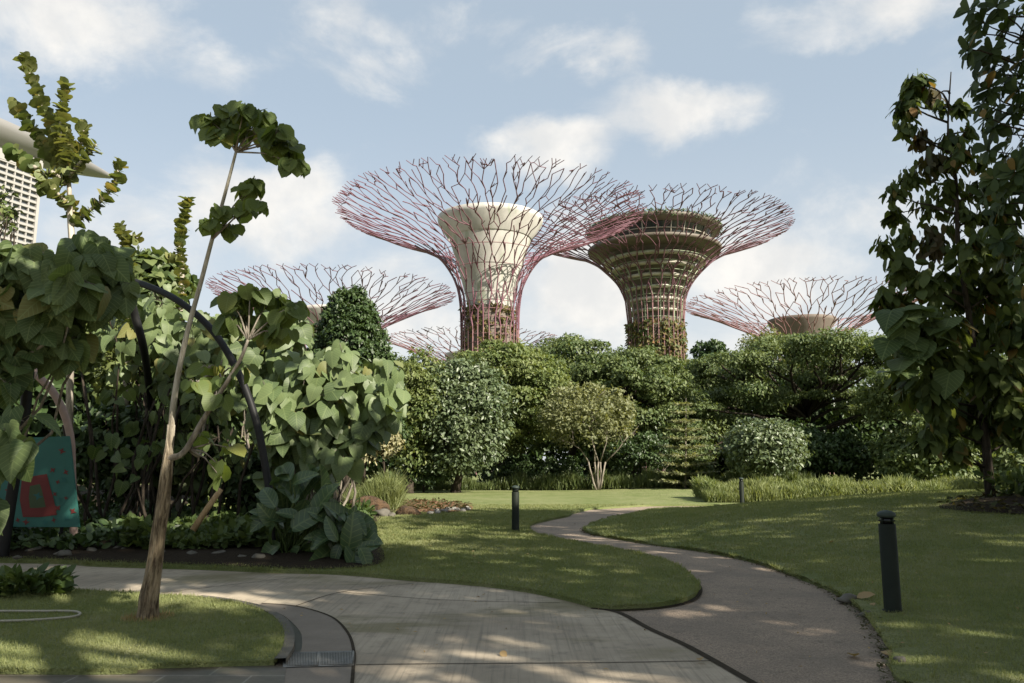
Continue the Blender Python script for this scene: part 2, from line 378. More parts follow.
T_ovate = broad([(.16, -.10), (.33, -.10), (.43, .02), (.46, .22), (.40, .46), (.27, .70), (.11, .90)], [0, .09, .22, .40, .60, .80, 1.0], .45, .12)
T_curl = broad([(.12, -.13), (.30, -.18), (.44, -.06), (.48, .16), (.42, .42), (.28, .66), (.12, .87)], [0, .09, .22, .40, .60, .80, 1.0], .12, -.22)
T_heart_low = broad([(.20, -.20), (.46, -.10), (.53, .22), (.36, .62)], [0, .28, .62, 1.0])
T_round = broad([(.24, -.16), (.50, .0), (.56, .35), (.40, .72)], [0, .33, .70, .98], .22, .16)
T_long = broad([(.06, .03), (.19, .22), (.23, .5), (.15, .8)], [0, .3, .7, 1.0], .28, .2)
T_obov = broad([(.05, .05), (.14, .3), (.22, .62), (.17, .88)], [0, .4, .78, 1.0], .2, .2)
T_paddle = broad([(.06, -.03), (.17, .06), (.25, .22), (.28, .42), (.25, .62), (.17, .82), (.08, .94)], [0, .10, .25, .42, .62, .82, 1.0], .38, .45)
T_blade = tm([(-.5, 0, 0), (.5, 0, 0), (.4, .55, .06), (-.4, .55, .06), (0, 1, .28)], [(0, 1, 2, 3), (3, 2, 4)])

def rnd(n): return unit(rng.normal(size=(n, 3)))
UP = np.array([0, 0, 1.0])
def clump_leaves(geo, tmpl, clumps, density, size, droop=.3, upn=.6, shell=(.55, 1.05), cnt=None):
    """clumps: rows (x, y, z, rx, ry, rz); leaves spread through the outer part of each clump"""
    clumps = np.asarray(clumps, float)
    area = 4*np.pi*((clumps[:, 3]*clumps[:, 4])**.8 + (clumps[:, 3]*clumps[:, 5])**.8*2)/3
    n_each = np.maximum((area*density).astype(int), 3)
    if cnt: n_each = np.maximum((n_each*cnt/max(n_each.sum(), 1)).astype(int), 3)
    idx = np.repeat(np.arange(len(clumps)), n_each); n = len(idx); c = clumps[idx]
    d = rnd(n); d[:, 2] = np.where((d[:, 2] < -.35) & (rng.random(n) < .6), -d[:, 2], d[:, 2])
    f = rng.uniform(shell[0], shell[1], n)[:, None]
    # lumpy outline
    lump = 1 + .16*np.sin(d[:, :1]*5 + idx[:, None]*1.7) * np.cos(d[:, 1:2]*6 + idx[:, None]) + .1*np.sin(d[:, 2:]*8 + idx[:, None])
    pos = c[:, :3] + c[:, 3:]*d*f*lump
    nrm = unit(d + UP*upn + rng.normal(size=(n, 3))*.45)
    dv = unit(d*.7 + rng.normal(size=(n, 3))*.8 - UP*droop*2)
    sz = size*rng.uniform(.65, 1.3, n)
    geo.leaves(tmpl, pos - dv*sz[:, None]*.4, dv, nrm, sz); return n

def limb(geo, a, b, r0, r1, bend=.12, n=6, seg=6):
    a = np.asarray(a, float); b = np.asarray(b, float); L = np.linalg.norm(b-a)
    t = np.linspace(0, 1, seg)[:, None]; off = rng.normal(size=3)*L*bend; off[2] = abs(off[2])*.5
    P = a + (b-a)*t + off*np.sin(t*np.pi) + rng.normal(size=(seg, 3))*L*.012*np.sin(t*np.pi)
    geo.tube(P, np.linspace(r0, r1, seg), n); return P

# ------------------------------------------------------------------ ground shapes
def spline(pts, k=6):
    P = np.array(pts, float); n = len(P); outp = []
    for i in range(n-1):
        p0, p1, p2, p3 = P[max(i-1, 0)], P[i], P[i+1], P[min(i+2, n-1)]
        for t in np.arange(k)/k:
            outp.append(.5*((2*p1) + (p2-p0)*t + (2*p0-5*p1+4*p2-p3)*t*t + (3*p1-p0-3*p2+p3)*t**3))
    outp.append(P[-1]); return np.array(outp)
def gl(px): return [G(x, y)[:2] for x, y in px]
plaza_top = [np.array([-40, 16.5]), np.array([-16, 13.2])] + gl([(0, 563), (100, 567), (200, 570), (271, 573), (339, 575), (410, 581), (440, 583), (485, 587), (529, 593), (571, 602), (592, 608)])
path_left = gl([(592, 608), (618, 609.5), (663, 606.5), (690, 600), (698, 592), (696, 584), (687, 575), (672, 566), (642, 557), (600, 548), (565, 542), (538, 536.5), (528.5, 531), (532, 525), (553, 519.5), (568, 516.5), (573, 513.5)])
path_far = gl([(590, 509.5), (625, 507.5), (660, 506)]) + [np.array([10, 30.3]), np.array([15, 30.6]), np.array([30, 31.5]), np.array([70, 34])]
path_right = [np.array([70, 31.5]), np.array([30, 29.2]), np.array([15, 28.6]), np.array([10, 28.2])] + gl([(669, 508.5), (630, 514), (600, 522), (586, 529), (588, 533), (606, 537), (648, 544), (699, 551), (740, 559), (769, 567), (798, 578), (828, 590), (849, 602), (864, 614), (873, 626), (885, 643), (893, 658), (901, 683)]) + [np.array([2.85, 4.6]), np.array([2.9, 2]), np.array([2.0, -8]), np.array([0, -14])]
S_top = spline(plaza_top); S_pl = spline(path_left); S_pf = spline(path_far); S_pr = spline(path_right)
joint = spline(gl([(592, 608), (618, 613), (648, 629), (687, 647), (740, 677)]) + [np.array([1.75, 5.2]), np.array([2.0, 3.0]), np.array([1.6, -8]), np.array([0, -14])])
isl_edge = spline([np.array([-30, 12.6]), np.array([-12, 10.0])] + gl([(0, 588), (57, 593), (107, 596), (196, 602), (249, 611), (272, 622), (282, 634), (284, 646), (281, 657), (274, 667)]))
isl_front = spline(gl([(274, 667), (200, 669), (142, 671), (0, 676)]) + [np.array([-12, 6.6]), np.array([-30, 7.2])])

def poly_dist(x, y, line):
    d = np.full(np.shape(x), 1e9)
    for a, b in zip(line[:-1], line[1:]):
        ab = b-a; t = np.clip(((x-a[0])*ab[0] + (y-a[1])*ab[1])/max(ab@ab, 1e-9), 0, 1)
        d = np.minimum(d, np.hypot(x-a[0]-t*ab[0], y-a[1]-t*ab[1]))
    return d
def inpoly(x, y, poly):
    r = np.zeros(np.shape(x), bool); n = len(poly)
    for i in range(n):
        a, b = poly[i], poly[(i+1) % n]
        if a[1] == b[1]: continue
        c = ((a[1] > y) != (b[1] > y)) & (x < (b[0]-a[0])*(y-a[1])/(b[1]-a[1]) + a[0]); r ^= c
    return r
right_poly = np.concatenate([S_pr, [[60, -14], [75, -5], [75, 31]]])
main_poly = np.concatenate([S_top, S_pl[1:], S_pf, [[90, 40], [120, 160], [-120, 160], [-90, 30]]])
isl_poly = np.concatenate([isl_edge, isl_front[1:]])
def hgt(x, y):
    x = np.asarray(x, float); y = np.asarray(y, float)
    m = .84*np.exp(-((x-12)/6.5)**2 - ((y-19)/8.0)**2)
    inside = inpoly(x, y, right_poly)
    d = poly_dist(x, y, S_pr)
    m = np.where(inside, m*smooth(d/3.6), 0)
    far = .16*smooth((y-30)/12)*smooth((x-2)/8)
    lip = .03*smooth(np.where(inside, d, 1.0)/.4) + .02
    return lip + m + np.where(inside, 0, far)
def gz(x, y): return float(hgt(np.array([x]), np.array([y]))[0])
def onlawn(px, py):
    d = ray(px, py); t = np.linspace(3, 140, 6000); P = d[None]*t[:, None]; z = EYE + P[:, 2]
    h = hgt(P[:, 0], P[:, 1]); i = np.argmax(z < h); return np.array([P[i, 0], P[i, 1], h[i]])

def sheet(name, poly, zf, material, step_near=.35, skirt=.06, dens_box=None, kind='structure'):
    """triangulated area with real relief inside its outline, and a skirt down its edge"""
    xs = []
    mn = poly.min(0); mx = poly.max(0)
    if dens_box is not None:
        (x0, x1, y0, y1) = dens_box
        gx, gy = np.meshgrid(np.arange(x0, x1, step_near), np.arange(y0, y1, step_near)); xs.append(np.stack([gx.ravel(), gy.ravel()], 1))
    gx, gy = np.meshgrid(np.arange(mn[0], mx[0], 4.0), np.arange(mn[1], mx[1], 4.0)); q = np.stack([gx.ravel(), gy.ravel()], 1)
    if dens_box is not None: q = q[~((q[:, 0] > x0) & (q[:, 0] < x1) & (q[:, 1] > y0) & (q[:, 1] < y1))]
    xs.append(q); q = np.concatenate(xs); q = q[inpoly(q[:, 0], q[:, 1], poly)]; q = q[poly_dist(q[:, 0], q[:, 1], np.concatenate([poly, poly[:1]])) > .06]
    n = len(poly); allv = [Vector(p) for p in poly] + [Vector(p) for p in q]
    vs, es, fs, *_ = delaunay_2d_cdt(allv, [(i, (i+1) % n) for i in range(n)], [], 1, 1e-5)
    V = np.array([[v.x, v.y] for v in vs]); Z = zf(V[:, 0], V[:, 1]); g = Geo()
    V3 = np.column_stack([V, Z]); f2 = []
    for f in fs:
        a, b, c = V3[f[0]], V3[f[1]], V3[f[2]]
        f2.append(f if np.cross(b-a, c-a)[2] > 0 else list(reversed(f)))
    g.arr(V3, np.array([i for f in f2 for i in f]), np.array([len(f) for f in f2]))
    if skirt:
        zz = zf(poly[:, 0], poly[:, 1]); top = np.column_stack([poly, zz]); bot = np.column_stack([poly, np.full(n, -skirt)])
        k = np.arange(n); k2 = (k+1) % n
        g.arr(np.concatenate([top, bot]), np.stack([k, k2, n+k2, n+k], 1).ravel(), np.full(n, 4))
    o = obj(name, g, material, smooth_=True); o['kind'] = kind; return o
def ribbon(line, a, b, z, geo=None, zb=None):
    """flat strip between offsets a and b from a line; with zb it becomes a slab"""
    line = np.asarray(line, float); T = np.gradient(line, axis=0); T = unit(T); N = np.stack([-T[:, 1], T[:, 0]], 1)
    A = line + N*a; B = line + N*b; n = len(line); g = geo or Geo()
    z = np.broadcast_to(np.asarray(z, float), (n,))
    V = np.concatenate([np.column_stack([A, z]), np.column_stack([B, z])]); k = np.arange(n-1)
    g.arr(V, np.stack([k, k+1, n+k+1, n+k], 1).ravel(), np.full(n-1, 4))
    if zb is not None:
        V2 = np.concatenate([np.column_stack([A, z]), np.column_stack([A, np.full(n, zb)])]); g.arr(V2, np.stack([k, n+k, n+k+1, k+1], 1).ravel(), np.full(n-1, 4))
        V2 = np.concatenate([np.column_stack([B, z]), np.column_stack([B, np.full(n, zb)])]); g.arr(V2, np.stack([k, k+1, n+k+1, n+k], 1).ravel(), np.full(n-1, 4))
    return g

# the one ground sheet that reaches the horizon
g = Geo(); a = 3000; g.add([(-a, -a, -.14), (a, -a, -.14), (a, a, -.14), (-a, a, -.14)], [(0, 1, 2, 3)]); struct('ground', g, M['lawn'])
# concrete forecourt and the washed aggregate path
plaza_poly = np.concatenate([S_top + np.array([0, .25]), joint[1:], [[-40, -14]]])
sheet('plaza', plaza_poly, lambda x, y: np.zeros_like(x), M['concrete'], skirt=.1)
path_poly = np.concatenate([joint[::-1], S_pl[1:] + 0, S_pf, S_pr])
path_poly2 = np.concatenate([S_pf[::-1], S_pl[::-1][1:], joint[1:], S_pr[::-1][1:]])
sheet('path', path_poly2, lambda x, y: np.full_like(x, -.012), M['path'], skirt=.1)
sheet('right_lawn', right_poly, hgt, M['lawn'], .4, .1, (1.5, 26, -2, 31))
sheet('main_lawn', main_poly, hgt, M['lawn'], .6, .1, (-14, 26, 8, 60))
sheet('island_lawn', isl_poly, lambda x, y: np.full_like(x, .055), M['lawn'], .4, .1, (-9, -1, 5, 13))
# dark strips along the path edges, joints in the concrete
g = ribbon(joint[:28], -.02, .045, .006); 
ribbon(S_pl[:72], -.05, .0, .003, g)
ribbon(S_pr[20:], -.0, .07, .003, g)
rr = np.random.default_rng(3)
def jl(px, w=.02):
    l = spline(gl(px), 5); return ribbon(l, -w/2, w/2, .0045)
struct('path_edge_strips', g, M['gap'])
g = Geo()
for px in ([(356, 665), (450, 664), (600, 663), (712, 661)], [(296, 606), (342, 592), (413, 583.5)], [(342, 592), (440, 600), (560, 603)], [(120, 598), (230, 585), (300, 577)]):
    l = spline(gl(px), 5); ribbon(l, -.007, .007, .0045, g)
struct('concrete_joints', g, M['gap'])

# kerb, drain channel, paver ring round the island lawn
near = isl_edge[30:]
g = ribbon(near, .0, .085, .062, None, -.05); struct('island_kerb', g, M['kerb'])
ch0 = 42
g = ribbon(isl_edge[ch0:], .087, .26, .004); struct('drain_channel', g, M['drain_shade'])  # flat strip instead of a groove, its shade painted in
ring_out = spline(gl([(262, 604), (285, 605.5), (307, 609), (333, 618), (349, 634), (355, 653), (354.5, 668), (353, 690)]))
ring_in = spline(gl([(258, 606), (283, 616), (299, 631), (302, 642), (300, 653), (286, 668), (283, 690)]), 7)
def loft(A, B, z, g=None):
    g = g or Geo(); n = 40
    def rs(Lq):
        s = np.concatenate([[0], np.cumsum(np.linalg.norm(np.diff(Lq, axis=0), axis=1))]); u = np.linspace(0, s[-1], n)
        return np.stack([np.interp(u, s, Lq[:, 0]), np.interp(u, s, Lq[:, 1])], 1)
    A, B = rs(A), rs(B); k = np.arange(n-1)
    g.arr(np.concatenate([np.column_stack([A, np.full(n, z)]), np.column_stack([B, np.full(n, z)])]), np.stack([k, k+1, n+k+1, n+k], 1).ravel(), np.full(n-1, 4)); return g
g = loft(ring_in, ring_out, .008)
for Lq in (ring_in, ring_out):
    k = np.arange(len(Lq)-1); n = len(Lq); g.arr(np.concatenate([np.column_stack([Lq, np.full(n, .008)]), np.column_stack([Lq, np.full(n, -.02)])]), np.stack([k, k+1, n+k+1, n+k], 1).ravel(), np.full(n-1, 4))
struct('paver_ring', g, M['paver'])
g = ribbon(ring_out, -.022, .004, .011); struct('ring_joint', g, M['gap'])
sl = np.concatenate([isl_front, [[-30, 3.5]], gl([(120, 720), (283, 690), (286, 668)])])
sheet('slate_band', sl, lambda x, y: np.full_like(x, .012), M['slate'], .4, .02)

# planting bed on the left
bed_edge = [np.array([-40, 17.0]), np.array([-16, 13.6])] + gl([(0, 562), (100, 566), (200, 569), (262, 571.5), (320, 573), (376, 569), (384, 556), (372, 535), (382, 519), (396, 513), (402, 506), (398, 500), (392, 496)])
bed_line = spline(bed_edge)
bed_poly = np.concatenate([bed_line, [[-6, 42], [-8, 52], [-60, 60], [-60, 25]]])
def bedz(x, y): return hgt(x, y) + .015 + .12*smooth(poly_dist(x, y, bed_line)/1.0)
sheet('planting_bed', bed_poly, bedz, M['soil'], .5, -.0, (-16, -1, 11, 30))

# lawns: real blades over the part of the lawns the picture can resolve
def blades(name, poly, zf, area, dens, hmin, hmax, w, label):
    x0, x1, y0, y1 = area; n = int((x1-x0)*(y1-y0)*dens); x = rng.uniform(x0, x1, n); y = rng.uniform(y0, y1, n)
    keep = inpoly(x, y, poly) & (np.abs(x) < .72*y + 1.2) & (rng.random(n) < np.clip((9.0/np.maximum(y, 4))**1.6, 0, 1))
    x, y = x[keep], y[keep]; n = len(x); z = zf(x, y); s_ = np.clip(y/9.0, .9, 2.2)
    dv = unit(np.column_stack([rng.normal(size=n)*.35, rng.normal(size=n)*.35, np.ones(n)])); nr = rnd(n); nr[:, 2] *= .2
    g = Geo(); sz = rng.uniform(hmin, hmax, n)*np.sqrt(s_)
    g.leaves(T_blade, np.column_stack([x, y, z-.004]), dv, nr, sz, w*s_/np.sqrt(s_)*1.0/ (hmin+hmax)*2)
    o = obj(name, g, M['blade']); return tag(o, label, 'grass', kind='stuff')
blades('grass', isl_poly, lambda x, y: np.full_like(x, .055), (-9, -1.2, 5.6, 12.5), 3600, .022, .045, .005, 'short mown grass of the rounded lawn around the slim sapling')
blades('grass', right_poly, hgt, (1.8, 20, 4.6, 28), 2400, .022, .045, .005, 'short mown grass of the sloping lawn right of the path')
blades('grass', main_poly, hgt, (-8, 6, 7.5, 30), 2600, .022, .045, .005, 'short mown grass of the lawn left of the path')

# ------------------------------------------------------------------ steel tree towers
def prof_fn(zr):
    zr = np.array(zr, float); s = np.concatenate([[0], np.cumsum(np.linalg.norm(np.diff(zr, axis=0), axis=1))]); s /= s[-1]
    def f(u):
        return np.interp(u, s, zr[:, 1]), np.interp(u, s, zr[:, 0])
    return f
def smooth_prof(zr):
    P = spline(zr, 6); return P
def tower(name, label, px, D, prof, n0, spacing, tube_r, mats, core_b, u_split, seed, levels=11):
    r_ = np.random.default_rng(seed); cx = (px-512)/F*(D*cp + 25*sp); base = (cx, D, 0.0)
    t = thing(name, label, 'tower', base); f = prof_fn(smooth_prof(prof))
    def P(th, u, dr=0.):
        r, z = f(u); return np.array([cx + (r+dr)*math.cos(th), D + (r+dr)*math.sin(th), z])
    # straight ribs up to the splitting level
    ribs = Geo(); br = Geo(); th0 = np.arange(n0)/n0*2*np.pi
    for i, th in enumerate(th0):
        us = np.linspace(0, u_split, 9); ribs.tube([P(th, u) for u in us], tube_r*.85, 4, False)
        if i % 3 == 0: ribs.tube([P(th + (.5*math.sin(u*40+i))*math.pi/n0, u, -.25) for u in us], tube_r*.7, 4, False)
    # forking branches: every level has its own even set of nodes, each joined to the nearest node below
    us = u_split + (1-u_split)*np.linspace(0, 1, levels+1)**.95
    cur = th0.copy(); prev_u = np.full(n0, u_split); N = n0
    for k in range(levels):
        u1 = us[k+1]; rr_, _ = f(u1); N = max(N, int(2*np.pi*rr_/spacing)); gap = 2*np.pi/N
        new = (np.arange(N) + r_.uniform(-.55, .55, N) + .5*(k % 2))*gap; nu = u1 + r_.uniform(-.45, .45, N)*(1-u_split)/levels*.8
        if k == levels-1: nu = .985 - r_.random(N)*.03
        keep = np.ones(N, bool)
        if k >= levels-3: keep = r_.random(N) > (.04, .06, .10)[k-(levels-3)]
        kids = np.zeros(len(cur), int); rad = tube_r*(1.0 - .38*k/levels)
        for a, b_, ok in zip(new, nu, keep):
            if not ok: continue
            dlt = np.angle(np.exp(1j*(cur - a))); i = int(np.argmin(np.abs(dlt) + kids*gap*.18)); kids[i] += 1
            th = a + dlt[i]; ua = prev_u[i]
            br.tube([P(th, ua), P(th*.5+a*.5, (ua+b_)/2), P(a, b_)], rad, 4, False)
            if k > 0 and r_.random() < .26:          # cross link that closes a cell of the net
                dl2 = np.abs(dlt) + (np.arange(len(cur)) == i)*9; i2 = int(np.argmin(dl2))
                if dl2[i2] < gap*1.6: br.tube([P(a + dlt[i2], prev_u[i2]), P(a, b_)], rad*.85, 4, False)
            if k == levels-1:
                for sg in (-1, 1):
                    if r_.random() < .75: br.tube([P(a, b_), P(a + sg*gap*r_.uniform(.3, .8), min(b_ + .025, 1.0))], rad*.85, 4, False)
            if k > 1 and r_.random() < .30:          # dead-end twig
                sg = -np.sign(dlt[i])*gap*r_.uniform(.35, .6); br.tube([P(th, ua), P(th - sg*-1, ua + (b_-ua)*.8)], rad*.8, 4, False)
        cur = np.mod(new[keep], 2*np.pi); prev_u = nu[keep]
    o = obj('rib_cage', ribs, mats[0], t); o = obj('branch_canopy', br, mats[1], t)
    core_b(t, cx, D, f, P, r_); return t

def ring(g, c, r, z, tr, n=48, m=4):
    ang = np.linspace(0, 2*np.pi, n+1); g.tube(np.column_stack([c[0]+r*np.cos(ang), c[1]+r*np.sin(ang), np.full(n+1, z)]), tr, m, False)
def plant_skin(t, cx, D, f, zlo, zhi, dr, count, m, size, r_, cover=.5):
    g = Geo(); n = count; th = r_.uniform(0, 2*np.pi, n); z = r_.uniform(zlo, zhi, n)
    keep = (np.sin(th*9 + np.sin(z*.8)*2)*.5 + .5 + np.sin(z*.7 + th*4)*.35) > 1 - cover - .3; th, z = th[keep], z[keep]; n = len(z)
    rad = np.interp(z, f(np.linspace(0, 1, 200))[1], f(np.linspace(0, 1, 200))[0]) + dr + r_.normal(size=n)*.15
    nrm = np.column_stack([np.cos(th), np.sin(th), np.full(n, .3)]); pos = np.column_stack([cx+rad*np.cos(th), D+rad*np.sin(th), z])
    dv = rnd(n); dv[:, 2] -= .7; g.leaves(T_flat, pos, dv, nrm + rnd(n)*.6, size*r_.uniform(.6, 1.4, n)); return obj('climbing_planting', g, m, t)

prof1 = [(0, 4.6), (10, 4.5), (20.3, 4.4), (26.6, 4.7), (30.2, 5.8), (33.4, 8.1), (35.2, 11.2), (36.6, 14.4), (37.8, 18.0), (39.3, 21.4), (40.4, 24.2)]
prof2 = [(0, 5.3), (14, 5.2), (26.7, 5.15), (31.2, 5.4), (35, 7.0), (38.6, 10.3), (40.4, 12.9), (42.4, 17.0), (43.9, 21.5), (45.2, 25.3)]
prof3 = [(0, 3.2), (12, 3.2), (17, 4.2), (20.5, 6.6), (23, 11.2), (24.5, 14.5), (25.4, 17.1)]
def core1(t, cx, D, f, P, r_):
    g = Geo(); g.lathe((cx, D, 0), [(3.3, 0), (3.3, 24), (3.6, 26.5), (4.5, 30), (5.5, 33.5), (6.4, 36.2)], 40)
    c = obj('concrete_core', g, M['core'], t)
    g = Geo(); g.lathe((cx, D, 0), [(6.45, 36.0), (8.1, 38.6), (8.25, 39.4), (7.9, 39.4), (7.0, 38.4)], 48); obj('collar', g, M['core'], t)
    g = Geo()
    for z in np.arange(12, 28, 1.25): ring(g, (cx, D), np.interp(z, [10, 20, 26.6, 30], [4.5, 4.4, 4.7, 5.8])-.25, z, .05)
    for z in (31, 33.5): ring(g, (cx, D), float(np.interp(z, [30.2, 33.4, 35.2], [5.8, 8.1, 11.2]))-.3, z, .06)
    obj('trunk_rings', g, M['steel_pale'], t)
    g = Geo(); g.lathe((cx, D, 0), [(3.7, 0), (3.7, 25.2)], 40); obj('planting_panel', g, M['core_brown'], t)
    plant_skin(t, cx, D, f, 8, 25.5, -.45, 3200, M['l_vine'], .75, r_, .45)
def core2(t, cx, D, f, P, r_):
    g = Geo(); g.lathe((cx, D, 0), [(3.6, 0), (3.6, 27), (4.2, 31), (5.6, 35), (7.6, 38.5), (9.0, 40)], 40); obj('lift_core', g, M['bronze'], t)
    g = Geo()
    for z, r in ((29.2, 4.5), (31.2, 4.9), (33.2, 5.6), (35.2, 6.6), (37.0, 7.9), (38.6, 9.2)):
        g.lathe((cx, D, 0), [(r-.8, z-.2), (r+.25, z-.2), (r+.25, z+.3), (r-.8, z+.3)], 40)
    obj('floor_slabs', g, M['white_frame'], t)
    g = Geo(); g.lathe((cx, D, 0), [(8.8, 40.0), (12.2, 40.6), (12.4, 41.2), (9.8, 41.3), (9.8, 41.6)], 64); obj('platform_ring', g, M['bronze'], t)
    g = Geo(); g.lathe((cx, D, 0), [(9.7, 41.6), (10.6, 43.8)], 48); gl_ = obj('restaurant_glazing', g, M['glass_dark'], t)
    g = Geo()
    for k in range(26):
        th = k/26*2*np.pi; g.tube([(cx+9.85*math.cos(th), D+9.85*math.sin(th), 41.4), (cx+10.8*math.cos(th), D+10.8*math.sin(th), 43.9)], .11, 4)
    ring(g, (cx, D), 10.3, 42.7, .09); obj('window_frames', g, M['white_frame'], gl_)
    g = Geo(); g.lathe((cx, D, 0), [(10.4, 43.8), (12.2, 44.2), (12.5, 44.9), (12.3, 45.0), (.2, 45.1)], 64); rf = obj('roof_deck', g, M['bronze'], t)
    n = 3200; th = r_.uniform(0, 2*np.pi, n); rr_ = 12.0 + r_.normal(size=n)*.35; z = 44.9 + r_.random(n)*1.0 - .5
    gg = Geo(); gg.leaves(T_flat, np.column_stack([cx+rr_*np.cos(th), D+rr_*np.sin(th), z]), rnd(n), np.column_stack([np.cos(th), np.sin(th), np.full(n, .6)])+rnd(n)*.5, .5)
    obj('roof_hedge', gg, M['l_dark'], rf)
    g = Geo()
    for z in np.arange(26.5, 40, 1.35): ring(g, (cx, D), float(np.interp(z, [26.7, 31.2, 35, 38.6, 40.4], [5.15, 5.4, 7, 10.3, 12.9]))-.3, z, .07)
    obj('trunk_rings', g, M['green_steel'], t)
    g = Geo()
    for k in range(22):
        th = (k+.5)/22*2*np.pi; g.tube([P(th, u, -.35) for u in np.linspace(.35, .66, 9)], .13, 4)
    obj('inner_ribs', g, M['green_steel'], t)
    plant_skin(t, cx, D, f, 8, 27.5, -.15, 7500, M['l_vine'], .8, r_, .8)
    plant_skin(t, cx, D, f, 10, 27.2, .05, 2600, M['l_mid'], .7, r_, .35)
def core3(t, cx, D, f, P, r_, m='core', k=1.0):
    g = Geo(); g.lathe((cx, D, 0), [(2.2*k, 0), (2.3*k, 14), (3.2*k, 18), (4.6*k, 21), (5.6*k, 22.2), (5.7*k, 22.7), (5.3*k, 22.7)], 40); obj('concrete_core', g, M[m], t)
    plant_skin(t, cx, D, f, 4, 16, -.2, 1800, M['l_mid'], .7, r_, .7)
tower('steel_tree_tower', 'tall steel tree tower with pale concrete funnel inside its wide branching canopy', 490, 120, prof1, 32, .98, .10, (M['steel_pale'], M['steel']), core1, .42, 11, 18)
tower('steel_tree_tower', 'tallest steel tree tower, with dark round restaurant and green roof inside its canopy', 656, 145, prof2, 34, 1.2, .115, (M['steel_pale'], M['steel_dark']), core2, .56, 12, 16)
tower('steel_tree_tower', 'low steel tree tower whose flat canopy spreads left above the dark conical evergreen', 335, 110, prof3, 26, .88, .08, (M['steel_pale'], M['steel_dark']), core3, .42, 13, 13)
tower('steel_tree_tower', 'low steel tree tower with brown funnel, half hidden behind the right hand trees', 800, 116, prof3, 26, .88, .08, (M['steel_pale'], M['steel_pale']), lambda *a: core3(*a, m='core_brown', k=.85), .42, 14, 13)
tower('steel_tree_tower', 'smallest steel tree tower, farthest away behind the trunk of the pale funnelled one', 474, 153, prof3, 22, 1.1, .09, (M['steel_pale'], M['steel_pale']), core3, .42, 15, 12)

# ------------------------------------------------------------------ hotel with the boat shaped roof, far left
tip = at(110, 182, 470); lft = at(0, 138, 405); ax = unit((lft-tip)*np.array([1, 1, 0])); side = np.array([ax[1], -ax[0], 0]);
if side[1] > 0: side = -side
hz = tip[2]; ht = thing('hotel', 'distant white hotel tower with long grey boat shaped roof at the left edge', 'hotel', (tip[0]+ax[0]*70, tip[1]+ax[1]*70, 0))
g = Geo(); ss = np.linspace(0, 1, 40); Ls = 300.0; ringn = 20; V = []
for s_ in ss:
    w = 19*math.sin(min(s_*3.2+.02, 1)*math.pi/2)**.75; dp = 14*math.sin(min(s_*2.6+.02, 1)*math.pi/2)**.8
    for k in range(ringn):
        a = k/ringn*2*np.pi; hy = math.cos(a)*w; vz = math.sin(a); vz = vz*dp if vz < 0 else vz*2.2
        V.append(tip + ax*(s_*Ls) + side*hy + UP*(vz + 3))
k = np.arange(ringn); k2 = (k+1) % ringn
g.arr(np.array(V), np.concatenate([np.stack([i*ringn+k, i*ringn+k2, (i+1)*ringn+k2, (i+1)*ringn+k], 1).ravel() for i in range(39)]), np.full(39*ringn, 4))
obj('boat_roof', g, M['hull'], ht)
g = Geo()
for s_ in np.linspace(40, 260, 12):
    b = tip + ax*s_ + UP*(6.6); g.box(b, 9, 12, 3.4, math.atan2(ax[1], ax[0]))
obj('roof_pavilions', g, M['facade_glass'], ht)
tw0 = 52.0; tw1 = 128.0; hz_top = hz - 9
def hb(g, s0, s1, d0, d1, z0, z1):
    V = []
    for z in (z0, z1):
        for s_, d in ((s0, d0), (s1, d0), (s1, d1), (s0, d1)): V.append(tip*np.array([1, 1, 0]) + ax*s_ + side*d + UP*z)
    g.add(V, [(0, 1, 2, 3), (4, 5, 6, 7), (0, 1, 5, 4), (1, 2, 6, 5), (2, 3, 7, 6), (3, 0, 4, 7)])
g = Geo(); hb(g, tw0+1, tw1, -14, 8, 0, hz_top); wl = obj('tower_wall', g, M['facade_glass'], ht, smooth_=False)
g = Geo()
for z in np.arange(40, hz_top, 3.4): hb(g, tw0, tw1, 8.0, 9.6, z, z+1.25)
hb(g, tw0, tw1, 8, 9.8, hz_top-5, hz_top+2)
obj('balcony_slabs', g, M['facade'], ht, smooth_=False)
g = Geo()
for s_ in np.arange(tw0+.3, tw1, 4.6): hb(g, s_, s_+.7, 8.1, 9.4, 40, hz_top-5.2)
hb(g, tw0-.4, tw0+1.2, -14.5, 9.9, 0, hz_top+1)
obj('party_walls', g, M['facade'], ht, smooth_=False)

